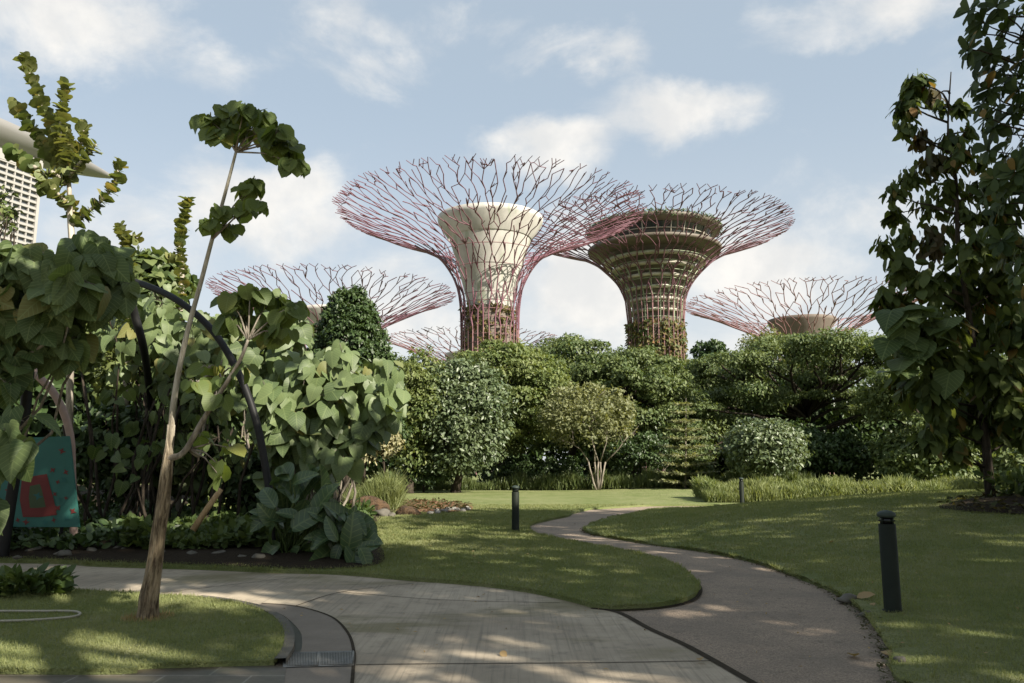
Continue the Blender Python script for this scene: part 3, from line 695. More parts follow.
# ------------------------------------------------------------------ trees
def tree(name, label, cat, base, clumps, tmpl, leaf, size, density, trunk=(.16, .05), bark='bark', limbs=None, droop=.3, upn=.6, group=None, cnt=None,
         shell=(.55, 1.05), trunk_top=None, extra=None, lean=0.0, nlimb=None):
    base = np.asarray(base, float); cl = np.asarray(clumps, float); t = thing(name, label, cat, base, group)
    g = Geo(); top = np.asarray(trunk_top, float) if trunk_top is not None else np.array([cl[:, 0].mean(), cl[:, 1].mean(), cl[:, 2].mean() + .2*(cl[:, 2].max()-cl[:, 2].mean())])
    P = limb(g, base - UP*.08, top, trunk[0], trunk[1], .04, 8, 9)
    g.tube([base - UP*.1, base + UP*.12, base + UP*.45], [trunk[0]*1.5, trunk[0]*1.15, trunk[0]*.98], 8)
    order = np.arange(len(cl)) if nlimb is None else rng.permutation(len(cl))[:nlimb]
    for i in order:
        c = cl[i]; k = int(np.clip(3 + 5*(c[2]-base[2])/max(top[2]-base[2], .1)*.75, 2, 8)); q = P[min(k, 8)]
        L = limb(g, q, c[:3] - UP*c[5]*.2, trunk[1]*.9, max(trunk[1]*.25, .008), .1, 5, 6)
        for _ in range(3):
            d = rnd(1)[0]; d[2] = abs(d[2]); limb(g, L[4], c[:3] + c[3:]*d*.8, trunk[1]*.3, .006, .08, 4, 4)
    obj('trunk', g, M[bark], t)
    g = Geo(); clump_leaves(g, tmpl, cl, density, size, droop, upn, shell, cnt)
    obj('crown', g, M[leaf], t, uv=leaf in ('l_sap', 'l_heart', 'l_big', 'l_paddle'))
    if extra is not None: extra(t)
    return t
def crown_px(px, top, bot, hw, Y, n, seed, rk=(.30, .48), flat=1.0, depth=1.0, shape=1.0):
    """lumpy crown: clumps over an ellipsoid that fills the outline"""
    r_ = np.random.default_rng(seed); c = at(px, (top+bot)/2, Y); k = Y/F*1.0; rx = hw*k; rz = (bot-top)/2*k; ry = rx*depth; out_ = []
    for i in range(n):
        ga = i*2.39996; zz = 1 - 2*(i+.5)/n; zz = zz*.95 + r_.normal()*.05
        if zz < -.6 and r_.random() < .5: zz = -zz*.4
        w = math.sqrt(max(0, 1-zz*zz)); rr_ = r_.uniform(*rk); w *= (1 - (shape-1)*max(zz, 0))
        d = np.array([math.cos(ga)*w, math.sin(ga)*w, zz])
        sc_ = (1-rr_*.9)*r_.uniform(.88, 1.06); s0 = rr_*(rx*ry*max(rz, rx*.5))**(1/3)*1.05; w *= r_.uniform(.85, 1.12)
        out_.append([c[0]+d[0]*rx*sc_, c[1]+d[1]*ry*sc_, c[2]+d[2]*rz*sc_, s0*r_.uniform(.9, 1.25), s0, s0*flat*r_.uniform(.75, 1.0)])
    return np.array(out_)
def far_tree(name, label, cat, px, top, bot, hw, Y, n, seed, tmpl, leaf, size, density, bark='bark_dark', trunk=None, flat=1.0, depth=.9, rk=(.30, .46), **kw):
    cl = crown_px(px, top, bot, hw, Y, n, seed, rk, flat, depth); b = at(px, 465, Y); b[2] = gz(b[0], b[1])
    return tree(name, label, cat, b, cl, tmpl, leaf, size, density, trunk or (.16*hw*Y/F/2.2+.03, .04*hw*Y/F/2.2+.015), bark, **kw)

# ---- the line of trees beyond the lawn
G1 = 'trees lining the far side of the lawn'
far_tree('broadleaf_tree', 'bright green bushy tree between the yellowish shrub and the dark rounded tree', 'tree', 410, 340, 482, 42, 42, 22, 21, T_simple, 'l_yel', 0.23, 56, group=G1)
far_tree('broadleaf_tree', 'dense rounded blue green tree with glossy leaves down to the ground', 'tree', 456, 344, 494, 52, 43, 40, 22, T_simple, 'l_blue', 0.25, 62, group=G1)
far_tree('broadleaf_tree', 'yellow green tree directly below the trunk of the pale funnelled tower', 'tree', 506, 328, 470, 66, 50, 46, 23, T_simple, 'l_yel', 0.26, 56, group=G1, rk=(.13, .38), flat=.6, upn=.8)
far_tree('broadleaf_tree', 'tall mid green tree rising behind the small olive tree with pale stems', 'tree', 568, 326, 470, 64, 57, 46, 24, T_simple, 'l_rain', 0.28, 52, group=G1, rk=(.13, .38), flat=.6, upn=.8)
far_tree('broadleaf_tree', 'broad tree with layered top under the trunk of the tallest tower', 'tree', 632, 334, 474, 72, 54, 50, 25, T_simple, 'l_rain', 0.26, 56, group=G1, rk=(.12, .36), flat=.6, upn=.8)
far_tree('broadleaf_tree', 'small round topped tree standing above the canopy right of the tallest tower', 'tree', 710, 334, 380, 19, 62, 12, 26, T_simple, 'l_dark', .36, 30, group=G1)
far_tree('broadleaf_tree', 'loose airy tree poking out in front of the brown funnelled tower', 'tree', 765, 322, 385, 32, 60, 16, 27, T_simple, 'l_light', .30, 9, 'bark_pale', group=G1, rk=(.2, .35))
far_tree('broadleaf_tree', 'dim green tree behind the gap left of the conical evergreen', 'tree', 360, 364, 475, 52, 50, 26, 28, T_simple, 'l_mid', .34, 26, group=G1)
far_tree('broadleaf_tree', 'tall tree beyond the large spreading tree, seen past its left shoulder', 'tree', 704, 336, 470, 56, 64, 26, 29, T_simple, 'l_mid', .36, 26, group=G1, flat=.5, upn=1.1)
far_tree('broadleaf_tree', 'leafy tree closing the gap behind the dark trunk of the drooping tree', 'tree', 985, 340, 470, 70, 56, 34, 31, T_simple, 'l_rain', .34, 24, group=G1, flat=.6)
far_tree('broadleaf_tree', 'outermost leafy tree at the right edge behind the lawn', 'tree', 1085, 330, 470, 70, 52, 34, 32, T_simple, 'l_mid', .34, 24, group=G1)
# the big spreading tree with flat layers and dark limbs
r9 = np.random.default_rng(9); cl = []
for i in range(64):
    px = 684 + 212*(i+.5)/64 + r9.normal()*5; e = 1 - ((px-826)/150)**2; topy = 386 - 50*max(e, .05)**.6
    py = topy + r9.uniform(0, 1)**1.3*(58 + 40*abs(px-806)/120) + 4; Y = 54 + r9.uniform(-7, 7)
    c = at(px, py, Y); w = r9.uniform(.55, 1.75); cl.append([c[0], c[1], c[2], w*r9.uniform(.9, 1.5), w*1.2, w*r9.uniform(.35, .7)])
b = at(806, 470, 53); b[2] = gz(b[0], b[1])
tree('spreading_tree', 'huge spreading tree with flat leafy layers over dark crooked limbs', 'tree', b, cl, T_simple, 'l_rain', .24, 66, (.45, .16), 'bark_dark', upn=1.2, group=G1, trunk_top=at(806, 415, 54), shell=(.35, 1.1))
cl = []
for i in range(36):
    px = 872 + 175*(i+.5)/36 + r9.normal()*5; py = 372 + ((px-950)/110)**2*14 + r9.uniform(0, 1)**1.4*62; Y = 47 + r9.uniform(-5, 5)
    c = at(px, py, Y); w = r9.uniform(.55, 1.6); cl.append([c[0], c[1], c[2], w*1.2, w*1.2, w*r9.uniform(.35, .75)])
b = at(925, 470, 47); b[2] = gz(b[0], b[1])
tree('spreading_tree', 'shadowy layered tree behind the drooping tree on the right', 'tree', b, cl, T_simple, 'l_rain', .25, 56, (.40, .13), 'bark_dark', upn=1.2, group=G1, trunk_top=at(925, 425, 47), shell=(.35, 1.1))
# small olive tree with pale forked stems
def olive():
    b = onlawn(598, 477); Y = 46.0; b = at(598, 477, Y); b[2] = gz(b[0], Y)
    t = thing('olive_tree', 'small feathery olive green tree with pale forked stems in front of the tree line', 'tree', b, G1); g = Geo()
    for (ax_, ay) in ((560, 440), (585, 425), (608, 420), (628, 435), (600, 405)):
        m = at(598 + (ax_-598)*.25, 462, Y); e = at(ax_, ay, Y + rng.uniform(-.8, .8)); limb(g, b + np.array([(ax_-598)*.003, 0, 0]), m, .06, .05, .04, 6, 5); L = limb(g, m, e, .045, .02, .1, 5, 6)
        for _ in range(4): limb(g, L[3], e + rnd(1)[0]*np.array([1, .8, .7]) + UP*.5, .02, .008, .1, 4, 5)
    obj('trunk', g, M['bark'], t); g = Geo()
    cl = crown_px(588, 380, 456, 54, Y, 44, 41, (.14, .32), .9, .8); clump_leaves(g, T_simple, cl, 34, .22, .1, .7, (.2, 1.15)); obj('crown', g, M['l_light'], t)
olive()
# young conifer with flat tiers
def conifer():
    Y = 45.0; b = at(685, 474, Y); b[2] = gz(b[0], Y); t = thing('conifer_tree', 'young pale green conifer with thin separate tiers of branches', 'tree', b, G1)
    top = at(686, 398, Y); g = Geo(); g.tube([b, top], [.07, .01], 6); g2 = Geo()
    H = top[2]-b[2]
    for k in range(10):
        fz = (k+.5)/10.3; z = b[2] + H*fz; L = 1.75*(1-fz)**.75 + .12; nb = 8
        for j in range(nb):
            a = j/nb*2*np.pi + k*1.1; d = np.array([math.cos(a), math.sin(a), .12]); q = np.array([b[0], b[1], z]); g.tube([q, q+d*L], [.02, .006], 4)
            n = int(46*L+10); u = rng.uniform(.1, 1.05, n)[:, None]; pos = q + d*L*u + rnd(n)*np.array([.20, .20, .045])*(1.1-u*.5)
            dv = d + rnd(n)*.7; g2.leaves(T_flat, pos, dv, np.tile([.25, -.35, .9], (n, 1)) + rnd(n)*.4, .17*rng.uniform(.7, 1.2, n))
    obj('trunk', g, M['bark'], t); obj('crown', g2, M['l_light'], t)
conifer()
def bush(label, px, top, bot, hw, Y, n, seed, leaf, size, dens, tmpl=T_simple, group='bushes along the far edge of the lawn', rk=(.3, .45), flat=.9, name='bush', **kw):
    return far_tree(name, label, 'bush', px, top, bot, hw, Y, n, seed, tmpl, leaf, size, dens, trunk=(.05, .025), flat=flat, rk=rk, group=group, **kw)
bush('round glossy bush between the young conifer and the spreading tree', 765, 414, 486, 44, 43, 22, 51, 'l_blue', .24, 46)
bush('dark bush filling the ground between olive tree and conifer', 640, 430, 484, 38, 50, 16, 52, 'l_dark', .24, 36)
bush('pale variegated shrub right of the broad leaved bank', 380, 414, 476, 22, 27, 16, 53, 'l_cream', .15, 60)
bush('low leafy bush at the foot of the blue green tree', 424, 460, 492, 30, 43, 14, 54, 'l_dark', .20, 50)
bush('low sprawling bush below the yellow green tree', 520, 458, 490, 44, 50, 16, 55, 'l_dark', .22, 44, flat=.6)
bush('dark low bush beside the stems of the olive tree', 560, 455, 490, 26, 50, 12, 56, 'l_dark', .22, 44)
bush('small bush behind the right end of the clipped border', 690, 458, 482, 26, 46, 12, 57, 'l_mid', .22, 44)
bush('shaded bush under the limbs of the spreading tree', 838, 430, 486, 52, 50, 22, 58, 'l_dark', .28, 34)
bush('shaded bush beyond the grass border near the right hand tree', 925, 425, 486, 54, 45, 22, 59, 'l_mid', .28, 34)
bush('dark bush behind the round glossy bush', 780, 425, 486, 60, 50, 22, 62, 'l_dark', .28, 36)
bush('leafy bush at the far right behind the mulch bed', 1020, 440, 490, 36, 32, 16, 60, 'l_mid', .24, 36)
# far dark wood that closes the view under the crowns
g = Geo(); cl = []
for i in range(240):
    x = -64 + i*.56; cl.append([x, 68 + rng.uniform(-3, 3), rng.uniform(.8, 5.5 if x < 8 else 7.5), 2.6, 2.2, 2.2])
clump_leaves(g, T_flat, cl, 9, .6, .2, .5); tag(obj('woodland', g, M['l_dark']), 'dark mass of woodland showing under and between the far trees', 'woodland', kind='stuff')

# grass border, right
def strip(name, label, line, depth, h0, n, w, leaf, cat, zoff=0., kind=None, lean=.22, short=1.0):
    """upright blades along a line of ground points"""
    g = Geo(); line = np.asarray(line, float); s_ = np.concatenate([[0], np.cumsum(np.linalg.norm(np.diff(line, axis=0), axis=1))])
    u = rng.uniform(0, s_[-1], n); x = np.interp(u, s_, line[:, 0]); y = np.interp(u, s_, line[:, 1]) + rng.uniform(0, depth, n); z = hgt(x, y)
    lump = .8 + .2*np.sin(x*1.7 + y) * np.sin(x*.6 - y*2) + .12*np.sin(x*4.1)
    dv = unit(np.column_stack([rng.normal(size=n)*lean, rng.normal(size=n)*lean, np.ones(n)])); nr = rnd(n); nr[:, 2] *= .3
    zz = z + rng.uniform(0, 1.0 - .55*short, n)*h0*lump; g.leaves(T_blade, np.column_stack([x, y, zz]), dv, nr, h0*lump*short*rng.uniform(.35, .62, n), w/(h0*.5*short))
    return tag(obj(name, g, M[leaf]), label, cat, kind=kind)
p0, p1, p2 = onlawn(712, 502), np.array([13.5, 32.0]), np.array([21.5, 33.0])
strip('grass_hedge', 'long waist high border of pale tall grass beyond the right hand lawn', [p0[:2], p1, p2], 3.4, 1.02, 60000, .040, 'l_grass', 'hedge', lean=.5, short=.62)
strip('grass_hedge', 'low clump of tall grass spilling in front of the left end of the grass border', [p0[:2]+np.array([-.3, -.5]), p0[:2]+np.array([2.6, -.6])], .9, .75, 5000, .035, 'l_grass', 'hedge')
a0, a1 = G(556, 487), G(745, 487)
strip('grass_hedge', 'low dark green grassy strip along the far edge of the lawn behind the path', [[a0[0]-4, 47], [a1[0]+1, 45]], 1.8, 1.25, 15000, .055, 'l_grass_dark', 'hedge')
strip('grass_hedge', 'short leafy edging below the trees left of the olive tree', [[-8.2, 45], [a0[0]-4, 47]], 1.2, .8, 6000, .05, 'l_grass_dark', 'hedge')
strip('grass_clump', 'pale arching grass clump behind the brown boulders', [[at(345, 470, 25.6)[0], 25.6], [at(398, 470, 26.2)[0], 26.2]], 1.3, 1.45, 4200, .022, 'l_grass', 'grass', lean=.45)

# ---- the drooping tree on the right lawn
def droop_tree():
    b = onlawn(991, 499); Y = b[1]; k = Y/F; print('droop tree at', b)
    t = thing('drooping_tree', 'dark drooping leaved tree standing in a mulch bed on the right hand lawn', 'tree', b)
    g = Geo(); pts = [b - UP*.1, at(989, 480, Y), at(986, 445, Y), at(978, 380, Y+.1), at(968, 310, Y), at(958, 240, Y-.1), at(956, 180, Y), at(948, 135, Y), at(951, 72, Y)]
    P = spline(pts, 5); g.tube(P, np.linspace(.115, .012, len(P)), 8)
    CL = [(916, 84, 15, 1), (908, 106, 14, 1), (932, 98, 15, 2), (941, 108, 10, 0), (958, 107, 9, 1), (906, 130, 14, 0), (922, 140, 15, 2), (950, 140, 12, 1), (968, 132, 9, 0), (934, 165, 20, 2), (962, 158, 22, 0), (980, 165, 12, 0),
          (912, 180, 20, 0), (895, 195, 15, 0), (893, 214, 10, 1), (950, 190, 20, 0), (985, 190, 18, 1), (930, 208, 22, 0), (965, 218, 24, 0), (998, 215, 22, 1), (905, 240, 18, 0), (884, 248, 12, 0),
          (935, 245, 24, 2), (972, 252, 26, 1), (1008, 248, 26, 1), (900, 268, 20, 1), (925, 285, 24, 1), (960, 290, 28, 1), (1000, 290, 30, 1), (888, 300, 14, 1), (905, 320, 22, 1), (940, 328, 26, 1), (980, 330, 30, 1), (1016, 330, 26, 1),
          (912, 350, 26, 1), (950, 365, 28, 1), (992, 370, 30, 1), (1024, 372, 26, 1), (930, 392, 26, 1), (970, 405, 28, 1), (1008, 405, 26, 1), (945, 425, 20, 1), (985, 428, 20, 1), (1018, 432, 20, 1), (905, 385, 20, 1), (958, 450, 12, 1), (930, 440, 14, 1)]
    gl_ = [Geo(), Geo()]
    for (px, py, r, kind) in CL:
        c = at(px, py, Y + rng.uniform(-1.1, 1.1)); i = int(np.argmin(np.abs(P[:, 2] - (c[2] - .25*abs(c[0]-b[0]) - .2)))); limb(g, P[i], c, .03, .008, .08, 5, 6)
        n = int(r*3.5*(r/20)**.4)+9; d = rnd(n); pos = c + d*np.array([1, .9, .9])*r*k*rng.uniform(.2, 1.0, n)[:, None]
        dv = np.column_stack([d[:, 0]*.6, d[:, 1]*.6, np.full(n, -.9)]) + rng.normal(size=(n, 3))*.35; nr = d + UP*.6 + rng.normal(size=(n, 3))*.4
        sz = (.28 if kind else .24)*rng.uniform(.7, 1.3, n); q = gl_[1] if kind == 2 else gl_[0]
        q.leaves(T_long, pos - dv*.1, dv, nr, sz, 1.35 if kind == 1 else 1.0)
        if kind == 1: gl_[0].leaves(T_long, pos[::2], dv[::2]*np.array([1, 1, .5]), nr[::2] + UP, sz[::2]*1.1, 1.3)
    obj('trunk', g, M['bark_dark'], t); obj('crown', gl_[0], M['l_droop'], t); obj('rusty_foliage', gl_[1], M['l_rust'], t)
    # a few very broad leaves at mid height
    g = Geo(); px = rng.uniform(884, 950, 26); py = rng.uniform(305, 385, 26); pos = np.array([at(a_, b_, Y - 1.3) for a_, b_ in zip(px, py)])
    dv = rnd(26)*.5 + np.array([-.4, -.5, -.35]); g.leaves(T_heart, pos, dv, np.tile([-.1, -.4, .8], (26, 1)) + rnd(26)*.3, rng.uniform(.4, .62, 26)); obj('broad_leaves', g, M['l_big'], t, uv=True)
droop_tree()
def whorl_tree():
    Y = 14.5; b = at(1128, 500, Y); b[2] = gz(b[0], Y)
    t = thing('whorled_tree', 'tall tree leaning in from the right edge with dark whorls of leaves against the sky', 'tree', b)
    g = Geo(); P = spline([b, at(1120, 380, Y), at(1090, 200, Y), at(1070, 60, Y), at(1060, -80, Y), at(1050, -160, Y)], 5); g.tube(P, np.linspace(.16, .05, len(P)), 8)
    spots = [(968, 10), (982, 22), (996, 6), (1012, 14), (1002, 30), (1020, 36), (966, 50), (978, 58), (990, 50), (1004, 62), (1020, 60), (974, 82), (988, 88), (1002, 84), (1016, 90), (980, 104), (996, 106), (1012, 112), (1022, 104),
             (992, 128), (1008, 134), (1020, 140), (986, 150), (1002, 156), (1018, 160), (994, 178), (1010, 184), (1022, 192), (982, 196), (1000, 204), (1016, 214), (990, 226), (1008, 236), (1022, 250), (1000, 258), (1014, 276), (1022, 300),
             (972, 30), (988, 72), (1010, 76), (985, 118), (1014, 172), (1004, 192), (996, 214), (1012, 262), (1000, 240),
         (1040, 20), (1050, 60), (1044, 110), (1052, 150), (1042, 200), (1060, 240), (1044, 290), (1040, -20), (1010, -20), (985, -24), (1060, -60), (1030, -60), (1035, 330), (1060, 370), (1030, 0)]
    q = Geo()
    for (px, py) in spots:
        c = at(px, py, Y + rng.uniform(-.8, .8)); i = int(np.clip(np.argmin(np.abs(P[:, 2] - (c[2]-.5))), 2, len(P)-1)); L = limb(g, P[i], c, .028, .009, .12, 5, 7)
        ax_ = unit(L[-1]-L[-3]); n = 12; ph = np.arange(n)*2.4 + rng.random()*6; e1 = unit(np.cross(ax_, UP+.01)); e2 = np.cross(ax_, e1)
        d = np.cos(ph)[:, None]*e1 + np.sin(ph)[:, None]*e2 + ax_*rng.uniform(-.1, .7, n)[:, None] - UP*.15
        q.leaves(T_obov, np.tile(c, (n, 1)) - ax_*rng.uniform(0, .12, n)[:, None], d, np.tile(ax_, (n, 1)) + UP*.4, rng.uniform(.25, .36, n), 1.1)
    obj('trunk', g, M['bark_dark'], t); obj('crown', q, M['l_whorl'], t)
whorl_tree()
# mulch and low plants round its foot
def mulch_bed():
    c = onlawn(1002, 506); n = 40; a = np.arange(n)/n*2*np.pi; poly = np.column_stack([c[0] + .5 + 1.5*np.cos(a)*(1+.1*np.sin(3*a)), c[1] - .1 + 1.5*np.sin(a)*(1+.1*np.cos(4*a))])
    sheet('mulch_bed', poly, lambda x, y: hgt(x, y) + .02 + .10*smooth((1.5-np.hypot(x-c[0]-.5, y-c[1]+.1))/1.0), M['soil'], .2, 0, (c[0]-2, c[0]+3, c[1]-2, c[1]+2))
    g = Geo(); n = 420; a = rng.random(n)*2*np.pi; r = 1.5*np.sqrt(rng.random(n)); x = c[0]+.5+r*np.cos(a); y = c[1]-.1+r*np.sin(a); z = hgt(x, y)+.10
    g.leaves(T_simple, np.column_stack([x, y, z]), rnd(n)*np.array([1, 1, .3]), np.tile([0, 0, 1.], (n, 1)) + rnd(n)*.6, rng.uniform(.10, .2, n)); tag(obj('leaf_litter', g, M['l_rust']), 'brown fallen leaves covering the mulch bed under the drooping tree', 'leaf litter', kind='stuff')
    g = Geo(); n = 900; x = c[0]+.9+rng.normal(size=n)*.5+.5; y = c[1]+.7+rng.normal(size=n)*.35; z = hgt(x, y)+rng.uniform(.05, .5, n)
    g.leaves(T_long, np.column_stack([x, y, z]), rnd(n)+UP*.4, rnd(n)+UP, rng.uniform(.12, .26, n)); tag(obj('low_shrub', g, M['l_fern']), 'low leafy plants growing behind the mulch bed', 'plant')
mulch_bed()

# ---- conical evergreen and the leafy bank on the left
def cone_tree():
    Y = 30.0; b = at(350, 470, Y); b[2] = gz(b[0], Y); cl = []
    for i in range(70):
        f_ = (i+.5)/70; py = 294 + f_*140; a = i*2.4; hw = 8 + 52*min(f_*1.45, 1)**.7; c = at(350 + math.cos(a)*hw*.72, py, Y + math.sin(a)*hw*.72*Y/F); s0 = (10 + 6*f_)*Y/F
        cl.append([c[0], c[1], c[2], s0, s0, s0*.9])
    tree('evergreen_tree', 'dense dark conical evergreen standing above the bank of heart shaped leaves', 'tree', b, cl, T_simple, 'l_dark', .17, 150, (.16, .04), 'bark_dark', nlimb=14)
cone_tree()
def heart_bank(name, label, spots, base, leaf, size, seed, tmpl=T_heart, stems=True, n_per=13, Yj=.6, group=None, spread=1.0, bark='bark'):
    """shrub of big hanging leaves: spots are (px, py, r, Y)"""
    r_ = np.random.default_rng(seed); b = np.asarray(base, float); t = thing(name, label, 'shrub' if 'shrub' in name else 'tree', b, group); g = Geo(); q = Geo()
    for (px, py, r, Y) in spots:
        c = at(px, py, Y + r_.uniform(-Yj, Yj)); kk = Y/F
        if stems and r_.random() < .4: limb(g, b + np.array([r_.normal()*.25, r_.normal()*.25, 0]), c, .035, .012, .08, 5, 8)
        n = n_per; d = unit(r_.normal(size=(n, 3))); d[:, 1] = np.where(r_.random(n) < .6, -abs(d[:, 1]), d[:, 1]); d[:, 2] = d[:, 2]*.9
        pos = c + d*np.array([1.0, .8, 1.05])*r*kk*spread*r_.uniform(.35, 1.0, n)[:, None]
        dv = d*np.array([.5, .5, .2]) + np.array([0, 0, -.8]) + r_.normal(size=(n, 3))*.33; nr = d*.7 + np.array([.25, -.6, .40]) + r_.normal(size=(n, 3))*.42
        sz = size*r_.uniform(.65, 1.25, n); q.leaves(tmpl, pos[::3], dv[::3], nr[::3], sz[::3], r_.uniform(.8, 1.1, len(sz[::3])))
        for o_, tq in ((1, T_ovate), (2, T_curl)): q.leaves(tq, pos[o_::3], dv[o_::3], nr[o_::3], sz[o_::3]*1.08, r_.uniform(.8, 1.1, len(sz[o_::3])))
        for j in range(n): g.tube([c + (pos[j]-c)*.1, (c+pos[j])/2 + UP*.03, pos[j]], [.007, .006, .004], 3, False)
    obj('stems', g, M[bark], t); obj('foliage', q, M[leaf], t, uv=leaf in ('l_sap', 'l_heart', 'l_big', 'l_paddle')); return t
def spots_in(poly, step, r, Y, seed, jit=.35, dY=0.0):
    r_ = np.random.default_rng(seed); poly = np.array(poly, float); out_ = []
    for y in np.arange(poly[:, 1].min(), poly[:, 1].max(), step):
        for x in np.arange(poly[:, 0].min(), poly[:, 0].max(), step):
            xx, yy = x + r_.normal()*step*jit, y + r_.normal()*step*jit
            if inpoly(np.array([xx]), np.array([yy]), poly)[0]: out_.append((xx, yy, r*r_.uniform(.8, 1.2), Y + dY*(poly[:, 1].max()-yy)/(poly[:, 1].max()-poly[:, 1].min())))
    return out_
GB = 'bank of shrubs and trees on the left'
def gb(px, Y): p = at(px, 465, Y); return np.array([p[0], Y, gz(p[0], Y)])
heart_bank('heart_leaf_shrub', 'bank of large pale heart shaped leaves below the conical evergreen', spots_in([(262, 372), (300, 355), (345, 352), (388, 368), (396, 410), (372, 440), (350, 470), (300, 485), (268, 470), (252, 420)], 19, 20, 15.2, 61), gb(325, 15.6), 'l_heart', .31, 61, group=GB, n_per=22)
heart_bank('heart_leaf_shrub', 'tall heart leaved shrub rising left of the conical evergreen', spots_in([(205, 330), (235, 300), (290, 300), (305, 330), (300, 370), (262, 400), (215, 420), (195, 390)], 20, 20, 17.5, 62), gb(250, 17.6), 'l_heart', .34, 62, group=GB, n_per=18)
heart_bank('broad_leaf_tree', 'broad leaved tree spreading its large hanging leaves over the hut at the left edge', spots_in([(-60, 262), (0, 262), (40, 244), (90, 246), (125, 262), (132, 300), (112, 322), (78, 345), (40, 345), (0, 380), (-60, 380)], 21, 22, 11.8, 63), gb(-70, 13.0), 'l_big', .38, 63, group=GB, n_per=17)
heart_bank('broad_leaf_tree', 'hanging branch of large veined leaves in front of the teal panel', [(8, 385, 18, 10.6), (20, 420, 20, 10.4), (20, 448, 18, 10.2), (4, 430, 16, 10.4), (-6, 470, 18, 10.4), (-14, 505, 14, 10.2), (-25, 420, 24, 10.4)], gb(-120, 11.0), 'l_big', .36, 64, group=GB, n_per=5)
def fill(label, px, top, bot, hw, Y, n, seed, leaf, size, dens, tmpl=T_simple, name='shrub', **kw):
    return far_tree(name, label, 'shrub', px, top, bot, hw, Y, n, seed, tmpl, leaf, size, dens, trunk=(.05, .03), group=GB, **kw)
fill('yellowish shrub glowing in the gap inside the black arch', 135, 300, 400, 48, 20, 22, 71, 'l_yel', .17, 46)
fill('tall green shrub behind the top of the black arch', 150, 246, 330, 42, 22, 20, 72, 'l_mid', .30, 26, T_heart_low)
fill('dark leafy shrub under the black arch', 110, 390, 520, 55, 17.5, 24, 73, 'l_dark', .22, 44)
fill('leafy shrub beyond the slim sapling trunk', 200, 400, 500, 52, 18, 24, 74, 'l_mid', .26, 34, T_heart_low)
fill('pale leaved shrub between sapling and black arch', 215, 315, 430, 50, 19.5, 24, 75, 'l_heart', .30, 30, T_heart_low)
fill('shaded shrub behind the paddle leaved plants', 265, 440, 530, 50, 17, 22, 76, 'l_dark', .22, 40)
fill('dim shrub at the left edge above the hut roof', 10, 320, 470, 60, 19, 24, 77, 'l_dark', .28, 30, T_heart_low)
fill('tall green tree behind the column leaved plant', 70, 262, 400, 70, 26, 30, 78, 'l_mid', .30, 24, T_heart_low, name='tree')
fill('dense green tree far behind the sapling', 250, 330, 470, 75, 30, 34, 79, 'l_mid', .30, 26, name='tree')
fill('dark tree closing the gap deep behind the arch', 140, 330, 470, 90, 36, 34, 80, 'l_dark', .36, 22, name='tree')
fill('thin leafy shrub poking up at the far left before the hotel', -2, 178, 262, 22, 16, 12, 81, 'l_yel', .16, 22, rk=(.25, .4))
fill('dark tree behind the left edge', -40, 330, 480, 80, 30, 30, 82, 'l_dark', .36, 22, name='tree')
heart_bank('heart_leaf_shrub', 'shaded heart leaved shrub low behind the slim sapling', spots_in([(95, 400), (150, 385), (205, 395), (255, 420), (262, 470), (200, 480), (120, 470), (85, 440)], 26, 18, 15.8, 65), gb(170, 16.2), 'l_big', .22, 65, T_heart_low, group=GB, n_per=6, bark='bark_dark')
heart_bank('heart_leaf_shrub', 'leafy shrub filling the space inside the black arch', spots_in([(100, 300), (140, 290), (190, 310), (215, 350), (200, 400), (150, 400), (95, 380)], 19, 18, 16.6, 66), gb(150, 17), 'l_heart', .28, 66, T_heart_low, group=GB, n_per=9, bark='bark_dark')
# dark upright stems under the bank
def stems(label, px, Y, n, seed):
    r_ = np.random.default_rng(seed); b = gb(px, Y); g = Geo(); t = None
    for i in range(n):
        q = b + np.array([r_.normal()*.6, r_.normal()*.4, -.05]); limb(g, q, q + np.array([r_.normal()*.5, r_.normal()*.3, r_.uniform(2.2, 3.6)]), .035, .02, .06, 6, 6)
    return tag(obj('stem_clump', g, M['bark_dark']), label, 'stems', GB)
stems('dark bare stems in the shade behind the teal panel', 100, 15.6, 7, 91); stems('dark bare stems behind the slim sapling trunk', 190, 16, 7, 92); stems('dark stems left of the paddle leaved plants', 240, 16, 5, 93)
# column leaved plant: leaves stacked along candelabra stems
def column_plant(label, Y, stems_, base_px, seed, r=.20):
    r_ = np.random.default_rng(seed); b = gb(base_px, Y); t = thing('column_plant', label, 'plant', b, GB); g = Geo(); q = Geo()
    for si, (pts, dress) in enumerate(stems_):
        P = spline([at(x, y, Y + dY) for (x, y, dY) in pts], 8)
        if si == 0: P = np.concatenate([[b], P])
        g.tube(P, np.linspace(.07 if si == 0 else .045, .02, len(P)), 6)
        if not dress: continue
        s_ = np.concatenate([[0], np.cumsum(np.linalg.norm(np.diff(P, axis=0), axis=1))]); n = int(s_[-1]*46); u = np.linspace(0 if si else s_[-1]*dress, s_[-1], n)
        pos = np.stack([np.interp(u, s_, P[:, k]) for k in range(3)], 1); T_ = unit(np.gradient(pos, axis=0)); ph = np.arange(n)*2.4
        e1 = unit(np.cross(T_, np.array([.3, 1, .1]))); e2 = np.cross(T_, e1); d = np.cos(ph)[:, None]*e1 + np.sin(ph)[:, None]*e2
        taper = .8 + .35*np.sin(np.arange(n)*.55); q.leaves(T_round, pos + d*.02, d + T_*.75 + r_.normal(size=(n, 3))*.3, T_ - d*.7 + r_.normal(size=(n, 3))*.25, r*taper*r_.uniform(.75, 1.15, n), 1.15)
    obj('stems', g, M['bark_pale'], t); obj('leaves', q, M['l_column'], t)
